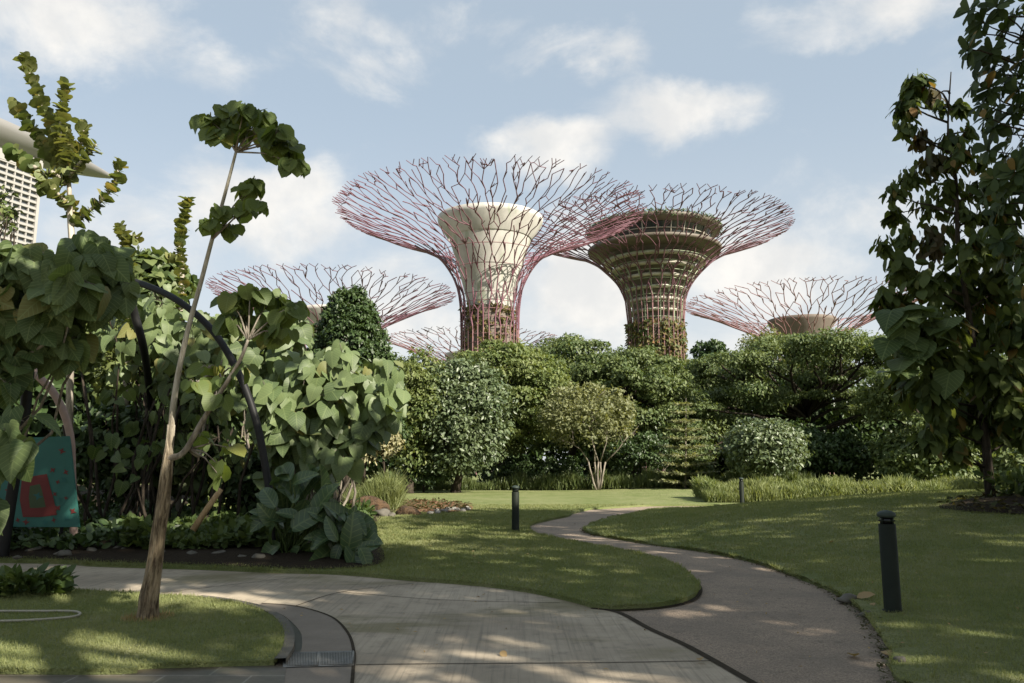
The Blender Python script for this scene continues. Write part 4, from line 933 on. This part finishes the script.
column_plant('tall candelabra plant with leaves stacked along upright arms, before the hotel roof', 16, [
    ([(72, 240, 0), (70, 215, 0), (69, 185, 0), (66, 150, 0), (60, 130, 0)], .90), ([(64, 165, 0), (52, 128, .1), (40, 100, .1), (30, 75, 0), (24, 54, 0)], 1), ([(66, 160, 0), (60, 130, -.2), (63, 105, -.2), (66, 84, -.2)], 1),
    ([(64, 175, 0), (45, 145, .3), (28, 122, .3), (14, 104, .3)], 1), ([(68, 170, 0), (75, 150, .2), (85, 138, .2), (80, 122, .2)], 1), ([(68, 180, 0), (78, 165, -.2), (88, 155, -.2), (96, 144, -.2)], 1),
    ([(66, 185, 0), (52, 172, -.3), (40, 178, -.3), (46, 190, -.3)], 1), ([(70, 205, 0), (60, 196, -.3), (50, 184, -.3)], 1), ([(72, 225, 0), (88, 212, .1), (104, 198, .1), (116, 180, .1), (119, 160, .1)], .0001), ([(66, 200, .2), (72, 208, .2), (74, 214, .2)], 1), ([(36, 168, -.4), (22, 158, -.4), (8, 148, -.4)], 1)], 74, 95)
column_plant('small column of stacked leaves left of the sapling stem', 18, [([(182, 270, 0), (180, 250, 0), (182, 225, 0), (188, 198, 0)], .45), ([(180, 262, 0), (174, 255, 0), (168, 258, 0)], 1)], 182, 96, .17)
column_plant('short column leaved shoot above the top of the black arch', 18, [([(128, 262, 0), (125, 240, 0), (120, 226, 0)], .5), ([(126, 244, 0), (132, 236, 0), (137, 238, 0)], 1)], 128, 97, .17)

# ---- arches, hut arch, panel, cane
def arch_tube(name, label, pts, r, m, Y=None, tube_n=10):
    P = spline([at(*p) for p in pts], 10); g = Geo(); g.tube(P, r, tube_n); return g, P
b = at(262, 500, 12.9); t = thing('garden_arch', 'pair of black steel tube arches curving up beside the slim sapling', 'arch', (b[0], b[1], gz(b[0], b[1])))
g, P = arch_tube('', '', [(274, 556, 12.9), (272, 510, 12.9), (266, 470, 12.95), (256, 420, 13.0), (238, 372, 13.1), (212, 330, 13.3), (180, 302, 13.6), (150, 287, 14.0), (126, 281, 14.4), (90, 284, 15), (60, 300, 15.5)], .060, 'tube'); obj('front_hoop', g, M['tube'], t)
g, P = arch_tube('', '', [(126, 281, 14.4), (134, 312, 14.8), (144, 350, 15.2), (150, 395, 16.8), (154, 440, 17.5), (158, 545, 18)], .075, 'tube'); obj('rear_hoop', g, M['tube'], t)
b = at(75, 560, 14.2); t = thing('hut_arch', 'weathered pinkish curved arch rib above the teal panel', 'arch', (b[0], b[1], gz(b[0], b[1])))
g, P = arch_tube('', '', [(28, 362, 14.0), (36, 374, 14), (50, 388, 14), (60, 404, 14), (67, 422, 14), (71, 442, 14), (72, 470, 14.05), (74, 550, 14.1)], .065, ''); obj('rib', g, M['pinkarch'], t)
b = at(4, 560, 13.0); t = thing('post', 'slim dark leaning post in front of the teal panel', 'post', (b[0], b[1], .05))
g, P = arch_tube('', '', [(2, 562, 13.0), (8, 520, 13), (16, 470, 13), (24, 420, 13), (29, 372, 13)], .085, ''); obj('pole', g, M['tube'], t)
g.V = []
def panel():
    Y = 13.7; c = [at(-30, 440, Y+.2), at(69, 436, Y+.2), at(79, 527, Y), at(-32, 527, Y)]; b = (c[2]+c[3])/2; b[2] = gz(b[0], b[1])
    t = thing('painted_panel', 'teal painted panel with red square frame and scattered red bird marks', 'panel', b); n = unit(np.cross(c[1]-c[0], c[3]-c[0])); n = n if n[1] < 0 else -n
    g = Geo(); V = c + [p - n*.05 for p in c]; g.add(V, [(0, 1, 2, 3), (7, 6, 5, 4), (0, 4, 5, 1), (1, 5, 6, 2), (2, 6, 7, 3), (3, 7, 4, 0)]); obj('board', g, M['teal'], t, smooth_=False)
    def on(px, py, off=.004):
        d = ray(px, py); o_ = np.array([0, 0, EYE]); s_ = np.dot(c[0]-o_, n)/np.dot(d, n); return o_ + d*s_ + n*off
    g = Geo(); outer = [(22, 478), (47, 474), (50, 486), (54, 500), (57, 515), (40, 517), (23, 517), (20, 500)]; inner = [(30, 486), (40, 484), (42, 490), (44, 498), (46, 507), (38, 508), (30, 508), (29, 497)]
    V = [on(*p) for p in outer] + [on(*p) for p in inner]; g.add(V, [(i, (i+1) % 8, 8+(i+1) % 8, 8+i) for i in range(8)])
    r_ = np.random.default_rng(5)
    def bird(g, x, y, s_, a):
        ca, sa = math.cos(a), math.sin(a); sh = [(-1, .1), (-.3, -.25), (0, -.9), (.25, -.2), (1.1, -.3), (.4, .25), (.1, .9), (-.2, .25)]
        V = [on(x + (u*ca - v*sa)*s_, y + (u*sa + v*ca)*s_, .007) for u, v in sh]; V.append(on(x, y, .007)); g.add(V, [(i, (i+1) % 8, 8) for i in range(8)])
    for (x, y, s_, a) in [(62, 451, 4, .5), (66, 472, 3.4, 1.2), (58, 482, 2.8, 2), (53, 470, 3.5, 2.6), (66, 498, 2.4, .2), (58, 508, 4, 2.4), (73, 511, 4, .7), (54, 520, 3, 1.5), (12, 508, 4, .3), (8, 490, 3.5, 1.8), (26, 522, 4, .2), (55, 494, 3, 1), (15, 460, 4, .4), (3, 470, 3.4, 2.2), (18, 520, 3, 1.4)]: (h_ := Geo(), bird(h_, x, y, s_, a), obj('bird_mark', h_, M['red'], t, smooth_=False))
    obj('red_frame', g, M['red'], t, smooth_=False); g = Geo(); V = [on(*p, .0035) for p in inner] + [on(37, 497, .0035)]; g.add(V, [(i, (i+1) % 8, 8) for i in range(8)]); obj('dark_centre', g, M['l_dark'], t, smooth_=False)
    for (x, y, s_, a) in [(64, 480, 4, .9), (60, 499, 2.6, 0), (67, 518, 4, 2.3), (45, 522, 4, .2), (10, 520, 4, .9), (38, 496, 5, .4)]: (h_ := Geo(), bird(h_, x, y, s_, a), obj('bird_mark', h_, M['teal_dark'], t, smooth_=False))
    for px in (-20, 60): q = at(px, 527, Y+.16); g = Geo(); g.tube([[q[0], q[1], 0], [q[0], q[1]+.1, q[2]+.3]], .03, 6); obj('leg', g, M['tube'], t)
panel()
b0, b1 = at(193, 529, 13.4), at(221, 489, 13.6); g = Geo(); g.tube([b0 - UP*.02, (b0+b1)/2, b1], [.055, .05, .045], 8); tag(obj('cane', g, M['cane']), 'short cut tan stake leaning in the shade right of the sapling', 'stake')
b0, b1 = at(0, 384, 11.6), at(54, 336, 11.4); g = Geo(); limb(g, at(-60, 440, 11.8), b0, .04, .035, .01); limb(g, b0, b1, .035, .02, .02); tag(obj('bare_branch', g, M['bark']), 'bare pale branch crossing below the large leaves at the left edge', 'branch')

# ---- paddle leaved plants by the lawn corner
def paddle(label, base, leaves_, Y, seed, size):
    r_ = np.random.default_rng(seed); b = np.asarray(base, float); b[2] = gz(b[0], b[1]); t = thing('paddle_plant', label, 'plant', b, 'paddle leaved plants by the corner of the lawn'); g = Geo(); q = Geo()
    leaves_ = leaves_ + [(a_ + r_.normal()*9, b_ + r_.normal()*8, a_ + (c_-a_)*.9 + r_.normal()*9, b_ + (d_-b_)*.9 + r_.normal()*7, .95) for (a_, b_, c_, d_, _) in leaves_*2 if d_ < b_ + 12]
    for (px, py, tx, ty, s_) in leaves_:
        m = at(px, py, Y + r_.uniform(-.35, .35)); tipp = at(tx, ty, Y + r_.uniform(-.5, .1)); st = limb(g, b + np.array([r_.normal()*.08, r_.normal()*.08, 0]), m, .02, .012, .08, 5, 6)
        dv = (tipp-m)[None]; q.leaves(T_paddle, m[None], dv, np.array([[r_.normal()*.55 + .25, -.75, .55]]), np.array([min(np.linalg.norm(tipp-m)*.9*s_, .62)]), np.array([r_.uniform(.85, 1.15)]))
    obj('stalks', g, M['l_fern'], t); obj('leaves', q, M['l_paddle'], t, uv=True)
paddle('tall dark clump of paddle leaves against the foot of the black arch', at(285, 566, 12.8), [(300, 500, 312, 458, 1), (296, 500, 272, 468, 1), (318, 498, 334, 468, 1), (290, 510, 258, 490, 1), (315, 515, 330, 478, 1), (285, 520, 252, 505, 1), (300, 525, 318, 500, 1), (275, 525, 262, 545, 1), (305, 500, 292, 540, 1.1), (325, 505, 342, 505, 1.0), (290, 480, 275, 452, .9), (318, 540, 300, 560, 1), (270, 515, 246, 530, 1), (330, 520, 338, 560, 1), (280, 545, 250, 560, 1), (300, 548, 282, 566, 1), (310, 470, 335, 500, 1)], 12.6, 101, 1)
paddle('lower brighter clump of paddle leaves at the corner of the lawn', at(345, 569, 12.5), [(345, 548, 358, 528, 1), (338, 540, 320, 515, 1), (355, 545, 378, 560, 1), (340, 545, 330, 566, 1), (348, 540, 372, 535, 1), (335, 535, 312, 540, 1), (350, 550, 358, 570, 1), (350, 515, 366, 530, 1), (330, 550, 314, 566, 1), (346, 552, 340, 571, 1), (352, 545, 376, 522, 1), (356, 552, 381, 540, 1), (350, 535, 352, 508, 1), (360, 548, 372, 568, 1.1), (340, 530, 338, 500, 1), (335, 525, 328, 500, 1)], 12.3, 102, 1)
# ground cover in the bed (cannot be counted) and the small plant on the island
def cover(label, pxr, Yr, n, h, size, leaf, name='ground_cover', kind='stuff', cat='plants'):
    x0, x1 = pxr; Y = rng.uniform(*Yr, n); x = np.array([at(rng.uniform(x0, x1), 465, y)[0] for y in Y]); z = bedz(x, Y) + rng.random(n)*h*(.6+.4*np.sin(x*3+Y*2)); g = Geo(); d = rnd(n); d[:, 2] = np.abs(d[:, 2])
    g.leaves(T_long, np.column_stack([x, Y, z]), d, rnd(n)+UP, size*rng.uniform(.6, 1.3, n), 1.2); return tag(obj(name, g, M[leaf]), label, cat, kind=kind)
cover('low green ground cover carpeting the shaded bed left of the paddle plants', (130, 300), (13.0, 17), 6500, .38, .16, 'l_fern'); cover('sparse dark ground cover in the deep shade left of the sapling', (-40, 200), (13.2, 24), 9500, .32, .17, 'l_dark')
cover('grassy light green ground cover seen through the stems', (195, 300), (17.5, 22), 3200, .7, .22, 'l_yel'); cover('low leafy cover over the bed behind the paddle leaved plants', (245, 372), (15, 23), 6500, .3, .17, 'l_fern')
c = G(22, 594, .06); n = 420; th = rng.uniform(0, 2*np.pi, n); rr_ = rng.random(n)**.5*.45; g = Geo(); x = c[0]+rr_*np.cos(th)*1.1; y = c[1]+rr_*np.sin(th)*.6
g.leaves(T_long, np.column_stack([x, y, .06 + rng.random(n)*.2]), np.column_stack([np.cos(th)*.7, np.sin(th)*.7, rng.uniform(.1, 1.2, n)]), rnd(n)+UP, rng.uniform(.09, .2, n), 1.1); tag(obj('low_plant', g, M['l_fern']), 'small bushy plant on the left edge of the island lawn', 'plant')

# ---- slim sapling on the island lawn
def sapling():
    Y = 8.0; b = onlawn(148, 618); b = G(148, 618, .055); Y = b[1]
    t = thing('sapling', 'slim leaning sapling with clusters of heart shaped leaves on the island lawn', 'tree', b)
    P = spline([b - UP*.05, at(149, 600, Y), at(153, 575, Y), at(158, 540, Y), at(163, 505, Y), at(167, 470, Y), at(170, 440, Y), at(174, 400, Y), at(181, 360, Y), at(190, 322, Y), at(201, 282, Y), at(212, 240, Y), at(222, 205, Y), at(230, 175, Y), at(236, 152, Y)], 5)
    rad = np.interp(np.linspace(0, 1, len(P)), [0, .05, .15, .35, .42, 1], [.098, .078, .064, .046, .032, .014]); g = Geo(); g.tube(P, rad, 12)
    r_ = np.random.default_rng(4)
    for k in range(11):                       # fibrous strands that make the lower trunk ridged
        a = k/11*2*np.pi; tw = r_.uniform(.6, 1.6); idx = np.arange(0, 33); ang = a + tw*idx/33 + .25*np.sin(idx*.5 + k)
        g.tube(P[idx] + np.column_stack([np.cos(ang), np.sin(ang), 0*ang])*rad[idx, None]*r_.uniform(.72, .9), rad[idx]*r_.uniform(.28, .4), 6)
    tr = obj('trunk', g, M['bark_sapling'], t); g = Geo()
    B = spline([P[27], at(184, 452, Y-.05), at(203, 420, Y-.1), at(222, 390, Y-.15), at(240, 360, Y-.2), at(248, 340, Y-.2)], 5); g.tube(B, np.linspace(.034, .014, len(B)), 8); B2 = spline([B[6], at(200, 455, Y+.2), at(204, 425, Y+.3), at(214, 392, Y+.4), at(222, 360, Y+.45)], 5); g.tube(B2, np.linspace(.02, .008, len(B2)), 6)
    obj('side_branch', g, M['bark'], t)
    def cluster(spots, start, size, name='leaf_cluster', n=9):
        g = Geo(); q = Geo()
        for (px, py, r) in spots:
            c = at(px + 4, py - 4, Y + r_.uniform(-.22, .22)); q.tube([start, (np.asarray(start)+c)/2 + UP*.05, c], [.012, .008, .005], 5); d = unit(r_.normal(size=(n, 3))); d[:, 2] = np.abs(d[:, 2])*.6
            pos = c + d*r*Y/F*r_.uniform(.3, 1, n)[:, None]; dv = d*np.array([.7, .7, .2]) + np.array([0, 0, -.8]) + r_.normal(size=(n, 3))*.22; nr = d*1.1 + np.array([.15, -.45, .40]) + r_.normal(size=(n, 3))*.35
            g.leaves(T_round, pos, dv, nr, size*.92*r_.uniform(.65, 1.15, n))
            for p in pos: q.tube([c, (c+p)/2+UP*.03, p], .004, 3, False)
        o = obj(name, g, M['l_sap'], t, uv=True); obj('stalks', q, M['bark'], o)
    cluster([(206, 125, 12), (222, 118, 14), (240, 114, 14), (258, 122, 14), (232, 130, 14), (252, 138, 12), (272, 138, 12), (284, 152, 13), (291, 168, 10), (216, 138, 10), (268, 150, 9)], P[-1], .20, n=13)
    cluster([(246, 196, 12), (240, 214, 12), (254, 208, 9), (214, 216, 9), (206, 228, 8), (224, 232, 7), (250, 186, 8)], P[-16], .17, n=8)
    cluster([(228, 306, 14), (246, 298, 14), (266, 306, 15), (284, 318, 13), (240, 322, 14), (258, 332, 14), (276, 336, 12), (224, 326, 10), (292, 310, 8)], B[-1], .19, n=13)
    cluster([(204, 372, 12), (190, 388, 11), (218, 384, 10), (212, 402, 9), (236, 372, 10)], B2[-4], .18, n=5)
    cluster([(216, 470, 8), (226, 452, 9), (217, 482, 5), (196, 440, 6)], B2[1], .19, n=3)
    g = Geo(); n = 260; th = rng.uniform(0, 6.28, n); rr_ = .12 + rng.random(n)*.12; g.leaves(T_blade, np.column_stack([b[0]+rr_*np.cos(th), b[1]+rr_*np.sin(th), np.full(n, .05)]), rnd(n)*.5+UP, rnd(n), rng.uniform(.03, .07, n), .12)
    tag(obj('dry_grass', g, M['l_dry']), 'ring of dry straw round the foot of the slim sapling', 'straw', kind='stuff')
sapling()

# ---- bollard lights: one is built, two are copies
def bollard(label, base):
    H = 1.0; r = .083; t = thing('bollard_light', label, 'bollard', (0, 0, 0), 'bollard lights beside the path')
    g = Geo(); g.lathe((0, 0, 0), [(.001, -.05), (r+.018, -.05), (r+.018, .008), (r+.004, .012), (r, .02), (r, .855), (r-.006, .86), (.001, .86)], 32); p = obj('post', g, M['bollard'], t)
    g = Geo(); g.lathe((0, 0, 0), [(.001, .861), (r-.022, .861), (r-.022, .925), (.001, .925)], 32); obj('lens', g, M['lens'], t)
    g = Geo()
    for k in range(4):
        a = k*math.pi/2 + .5; g.tube([((r-.012)*math.cos(a), (r-.012)*math.sin(a), .85), ((r-.012)*math.cos(a), (r-.012)*math.sin(a), .93)], .009, 6)
    g.lathe((0, 0, 0), [(r-.02, .889), (r-.002, .887), (r-.002, .897), (r-.02, .899)], 32); obj('louvre', g, M['bollard'], t)
    g = Geo(); g.lathe((0, 0, 0), [(.001, .926), (r-.01, .926), (r+.004, .93), (r+.008, .95), (r+.002, .972), (r-.03, .99), (.001, 1.0)], 32); obj('cap', g, M['bollard_cap'], t)
    t.location = base; return t
b = onlawn(893, 611); bol = bollard('nearest of the three dark green bollard lights, on the right lawn by the path', b)
def copy_tree(o, label):
    c = o.copy(); C.objects.link(c); c['label'] = label
    for ch in o.children: d = ch.copy(); C.objects.link(d); d.parent = c
    return c
q = copy_tree(bol, 'dark bollard light on the middle lawn left of the winding path'); q.location = onlawn(515.5, 531)
q = copy_tree(bol, 'distant bollard light standing against the pale grass border'); p = at(742, 500, 29.6); q.location = (p[0], 29.6, gz(p[0], 29.6)); print('far bollard', p, gz(p[0], 29.6))

# ---- small things on the ground
def drain():
    a_, b_, c_, d_ = G(284, 653, .012), G(353.5, 651, .012), G(353, 666, .012), G(284, 667.5, .012); t = thing('drain_grate', 'galvanised steel drain grate set in the brown paving', 'grate', (a_+c_)/2); g = Geo(); f = Geo()
    def q_(u, v): return (a_*(1-u)+b_*u)*(1-v) + (d_*(1-u)+c_*u)*v
    for u in np.linspace(.02, .98, 43):
        if abs(u-.5) < .012: continue
        g.tube([q_(u, .10)+UP*.004, q_(u, .90)+UP*.004], .0045, 4)
    for (u0, u1) in ((0, .495), (.505, 1)):
        f.tube([q_(u0, .05), q_(u1, .05), q_(u1, .95), q_(u0, .95), q_(u0, .05)], .010, 4)
    obj('bars', g, M['grate'], t); obj('grate_frame', f, M['grate'], t); g = Geo(); g.add([q_(0, 0)-UP*.002, q_(1, 0)-UP*.002, q_(1, 1)-UP*.002, q_(0, 1)-UP*.002], [(0, 1, 2, 3)]); obj('pit', g, M['drain_shade'], t)  # pit is a flat sheet, its depth only painted dark
drain()
P = spline([G(*p, .075) for p in [(-60, 611), (0, 611), (40, 611), (70, 611), (80, 613), (76, 616), (60, 618), (30, 620), (0, 621), (-60, 622)]], 6); g = Geo(); g.tube(P, .012, 6); tag(obj('garden_hose', g, M['hose']), 'pale hose lying in a loop on the island lawn', 'hose')
def stone_mesh(seed, flat=.7):
    r_ = np.random.default_rng(seed); g = Geo(); prof = []; n, m = 14, 9; V = []
    for i in range(m+1):
        ph = i/m*np.pi
        for j in range(n):
            th = j/n*2*np.pi; d = np.array([math.sin(ph)*math.cos(th), math.sin(ph)*math.sin(th), math.cos(ph)])
            s_ = 1 + .16*math.sin(d[0]*3.1+seed) * math.cos(d[1]*2.7+seed*2) + .14*math.sin(d[2]*4+d[0]*3+seed*3) + .05*math.sin(d[0]*9+d[1]*8+seed); V.append(d*s_*np.array([1, .8, flat]))
    k = np.arange(n); k2 = (k+1) % n; g.arr(np.array(V), np.concatenate([np.stack([i*n+k, (i+1)*n+k, (i+1)*n+k2, i*n+k2], 1).ravel() for i in range(m)]), np.full(m*n, 4)); return g
for i, (lab, px, py, s_, fl, rz) in enumerate([('largest brown boulder, curved like a log, on the gravel by the lawn', 370, 514, .62, .62, .2), ('low brown boulder right of the largest one', 409, 515, .36, .5, .1), ('pale grey rock leaning against the front of the largest boulder', 383, 518, .26, .6, .5), ('flat grey rock behind the paddle plants', 352, 512, .4, .5, 0), ('small pale stone below the largest boulder', 391, 521, .14, .6, 0)]):
    p = at(px, py, 24.0 if i < 2 else (23.2 if i != 3 else 24.6)); z = gz(p[0], p[1]); o = obj('boulder', stone_mesh(i+3, fl), M['rock' if i < 2 else 'kerb']); o.location = (p[0], p[1], z + s_*fl*.35); o.scale = (s_, s_, s_); o.rotation_euler = (0, .12, rz); tag(o, lab, 'rock', 'rocks beside the lawn')
# orange mulch and white pebbles behind the rocks
poly = np.array([G(x, y)[:2] for x, y in [(395, 513), (430, 514.5), (470, 512.5), (468, 506), (440, 503), (400, 503)]]); sheet('mulch_patch', spline(np.concatenate([poly, poly[:1]]), 4)[:-1], lambda x, y: hgt(x, y)+.02 + .05*smooth((poly_dist(x, y, np.concatenate([poly, poly[:1]])))/.8), M['mulch'], .25, 0, (-5, -1, 23, 32))
pm = stone_mesh(9).mesh('edge_stone', M['pebble']); pr = np.random.default_rng(6)
def pebble(x, y, z, s_, lab, grp, m=pm):
    o = bpy.data.objects.new('edge_stone', m); C.objects.link(o); o.location = (x, y, z + s_*.3); o.scale = (s_*pr.uniform(.8, 1.4), s_*pr.uniform(.7, 1.1), s_*pr.uniform(.6, .9)); o.rotation_euler = (0, 0, pr.uniform(0, 6)); tag(o, lab, 'stone', grp)
for i in range(22):
    p = G(428 + i*1.9 + pr.normal()*2, 514.5 - i*.12 + pr.normal()*.8); pebble(p[0], p[1], gz(p[0], p[1]), pr.uniform(.07, .15), 'white stone in the row edging the orange mulch by the lawn', 'white stones edging the mulch')
pk = stone_mesh(12).mesh('edge_stone', M['kerb'])
for i in range(40):
    px = -8 + i*7.4 + pr.normal()*2; py = 557 + px*.019 + pr.normal()*2.2; p = G(px, py); pebble(p[0], p[1], gz(p[0], p[1]) + .03, pr.uniform(.05, .13), 'grey stone in the row edging the shaded bed beside the concrete', 'grey stones edging the bed', pk)
for i, (px, py, lab) in enumerate([(843, 602, 'largest of the stones along the right edge of the path'), (861, 616, 'small stone on the right edge of the path near the nearest bollard'), (893, 664, 'lowest small stone on the right edge of the path')]):
    p = G(px, py); pebble(p[0]+.06, p[1], .0, (.11, .06, .06)[i], lab, 'stones along the path edge', pk)
# dry leaves
dl = Geo(); dl.leaves(T_long, np.zeros((1, 3)), np.array([[0, 1., .1]]), np.array([[0, 0, 1.]]), np.array([.16]), 1.6); dm = dl.mesh('dry_leaf', M['l_dry'])
for i, (px, py, lab) in enumerate([(857, 601, 'large curled dry leaf on the lawn edge left of the nearest bollard'), (853, 658, 'dry leaf lying on the path below the nearest bollard'), (883, 655, 'crumpled dry leaf at the right edge of the path'), (501, 655, 'small pale leaf lying on the concrete'), (700, 662, 'dry leaf on the path beside the concrete joint'), (834, 543, 'dry leaf on the right lawn behind the nearest bollard'), (873, 606, 'small dark leaf on the grass beside the nearest bollard'), (690, 583, 'dry leaf at the rounded tip of the middle lawn')]):
    p = onlawn(px, py) if i in (0, 5, 6) else G(px, py); o = bpy.data.objects.new('dry_leaf', dm); C.objects.link(o); o.location = (p[0], p[1], p[2] + .03); s_ = (1.2, .8, 1, .5, .5, .6, .5, .6)[i]; o.scale = (s_,)*3; o.rotation_euler = (pr.uniform(-.5, .5), pr.uniform(-.4, .4), pr.uniform(0, 6)); tag(o, lab, 'leaf', 'fallen dry leaves')

# ---- trees just outside the view that throw the dappled shade, some added for chosen spots
def shade_tree(x, y, h, r, seed, dens=11, zlo=.45):
    r_ = np.random.default_rng(seed); cl = []
    for i in range(26):
        d = unit(r_.normal(size=3)); d[2] = abs(d[2])*.9 - .25; s0 = r*r_.uniform(.24, .42); rr_ = r_.uniform(.45, .9)
        cl.append([x + d[0]*r*rr_, y + d[1]*r*rr_, h*zlo + (h*(1-zlo))*(.45 + d[2]*rr_*.6), s0, s0, s0*.6])
    tree('shade_tree', 'tall spreading tree beyond the right edge of the lawn', 'tree', (x, y, gz(x, y)), cl, T_simple, 'l_mid', .62, dens*.5, (.32, .09), 'bark', group='tall trees beyond the right edge')
for i, (x, y, h, r, dn) in enumerate([(15.5, 10, 17.5, 5.5, 6.5), (21, 12, 17.5, 5.5, 7), (27, 14, 17, 5.5, 8), (13, 2.5, 15, 5.2, 5.5), (18.5, 3, 15.5, 5.2, 4.5), (24, 4, 16, 5.5, 7), (15.6, -1.8, 15, 4.6, 4), (21, -4, 16, 5.0, 3.5)]): shade_tree(x, y, h, r, 200+i, dn)
shade_tree(8.7, 2.4, 14, 3.3, 234, 10, .70)  # unseen crown added to shade the planting bed and paddle plants
shade_tree(12.4, -2.4, 14, 3.2, 236, 2.6, .70)  # unseen crown added to shade the middle of the forecourt
r8 = np.random.default_rng(18); cl = [[5.6 + i*.36, -2.5 + r8.normal()*.45, 11.4 + r8.normal()*.5, .75, .6, .4] for i in range(17)]  # unseen row of leaf clumps, shaped to shade a band of the island lawn
tree('shade_tree', 'unseen tree added behind the viewer, its crown shaped to shade the foot of the slim sapling', 'tree', (8.5, -3.2, gz(8.5, -3.2)), cl, T_simple, 'l_mid', .42, 9, (.3, .08), 'bark', trunk_top=(8.6, -2.7, 11.2))
r8 = np.random.default_rng(8); cl = [[r8.uniform(-1.2, 2.4), r8.uniform(4.4, 7.2), r8.uniform(9.2, 10.8), .95, .95, .5] for i in range(16)] + [[r8.uniform(.2, 3.0), r8.uniform(7.0, 10.0), r8.uniform(10.4, 11.6), .75, .75, .45] for i in range(15)]  # unseen overhead clumps, put there to shade the panel and left shrubs
tree('shade_tree', 'unseen tree added behind the viewer, its overhanging crown shaped to shade the left shrubs and panel', 'tree', (4.2, -2.0, gz(4.2, -2.0)), cl, T_simple, 'l_mid', .5, 13, (.3, .08), 'bark', trunk_top=(3.6, 1.0, 10.2))

g = Geo(); n = 900; x = rng.uniform(poly[:, 0].min(), poly[:, 0].max(), n); y = rng.uniform(poly[:, 1].min(), poly[:, 1].max(), n); k_ = inpoly(x, y, poly); x, y = x[k_], y[k_]; n = len(x)
g.leaves(T_simple, np.column_stack([x, y, hgt(x, y) + .09]), rnd(n)*np.array([1, 1, .4]), np.tile([0, 0, 1.], (n, 1)) + rnd(n)*.7, rng.uniform(.10, .2, n)); tag(obj('bark_chips', g, M['l_rust']), 'orange brown bark chips over the patch beside the boulders', 'bark chips', kind='stuff')
def litter(n, xr, yr, smin, smax, lab, m):
    g = Geo(); x = rng.uniform(*xr, n); y = rng.uniform(*yr, n)**1.0; k_ = np.abs(x) < .7*y; x, y = x[k_], y[k_]; n = len(x)
    z = np.where(inpoly(x, y, right_poly) | inpoly(x, y, main_poly), hgt(x, y) + .03, .012); g.leaves(T_simple, np.column_stack([x, y, z]), rnd(n)*np.array([1, 1, .2]), np.tile([0, 0, 1.], (n, 1)) + rnd(n)*.35, rng.uniform(smin, smax, n)); tag(obj('leaf_litter', g, M[m]), lab, 'leaf litter', kind='stuff')
litter(420, (-3, 6), (5.5, 22), .02, .055, 'small dry leaf fragments scattered over the paving and lawns', 'l_dry')
# leaf crumbs and dirt gathered along the right edge of the path
idx = rng.integers(40, len(S_pr)-18, 900); q = S_pr[idx] + (S_pr[np.minimum(idx+1, len(S_pr)-1)] - S_pr[idx])*rng.random((900, 1)) + rng.normal(size=(900, 2))*.035 + np.array([-.05, -.01]); q = q[q[:, 1] > 4.5]; n = len(q); g = Geo()
g.leaves(T_simple, np.column_stack([q, np.full(n, .012)]), rnd(n)*np.array([1, 1, .3]), np.tile([0, 0, 1.], (n, 1)) + rnd(n)*.6, rng.uniform(.02, .06, n)); tag(obj('leaf_litter', g, M['l_rust']), 'brown leaf crumbs gathered along the right edge of the path', 'leaf litter', kind='stuff')
g = Geo()
for line, dens_, zf, sgn in ((isl_edge, 260, lambda x, y: np.full_like(x, .05), 1), (S_pl, 240, hgt, 1), (S_pr, 240, hgt, 1), (S_top, 240, hgt, -1), (isl_front, 300, lambda x, y: np.full_like(x, .05), 1)):
    s_ = np.concatenate([[0], np.cumsum(np.linalg.norm(np.diff(line, axis=0), axis=1))]); n = int(s_[-1]*dens_); u = rng.uniform(0, s_[-1], n); x = np.interp(u, s_, line[:, 0]) + rng.normal(size=n)*.012; y = np.interp(u, s_, line[:, 1]) + rng.normal(size=n)*.012
    k_ = (y > 4.6) & (y < 24) & (np.abs(x) < .75*y + 1); x, y = x[k_], y[k_]; n = len(x); cl_ = .5 + .5*np.sin(x*7 + y*5)*np.sin(x*2.3 - y*3)
    z = zf(x, y); d = rnd(n)*.8; d[:, 2] = .35; sc_ = np.clip(y/8, .9, 2)
    g.leaves(T_blade, np.column_stack([x, y, z - .015]), d, rnd(n)*.3 + UP, rng.uniform(.025, .06, n)*(.5 + .9*cl_)*np.sqrt(sc_), .13)
tag(obj('grass', g, M['blade']), 'ragged grass blades hanging over the edges of the lawns', 'grass', kind='stuff')
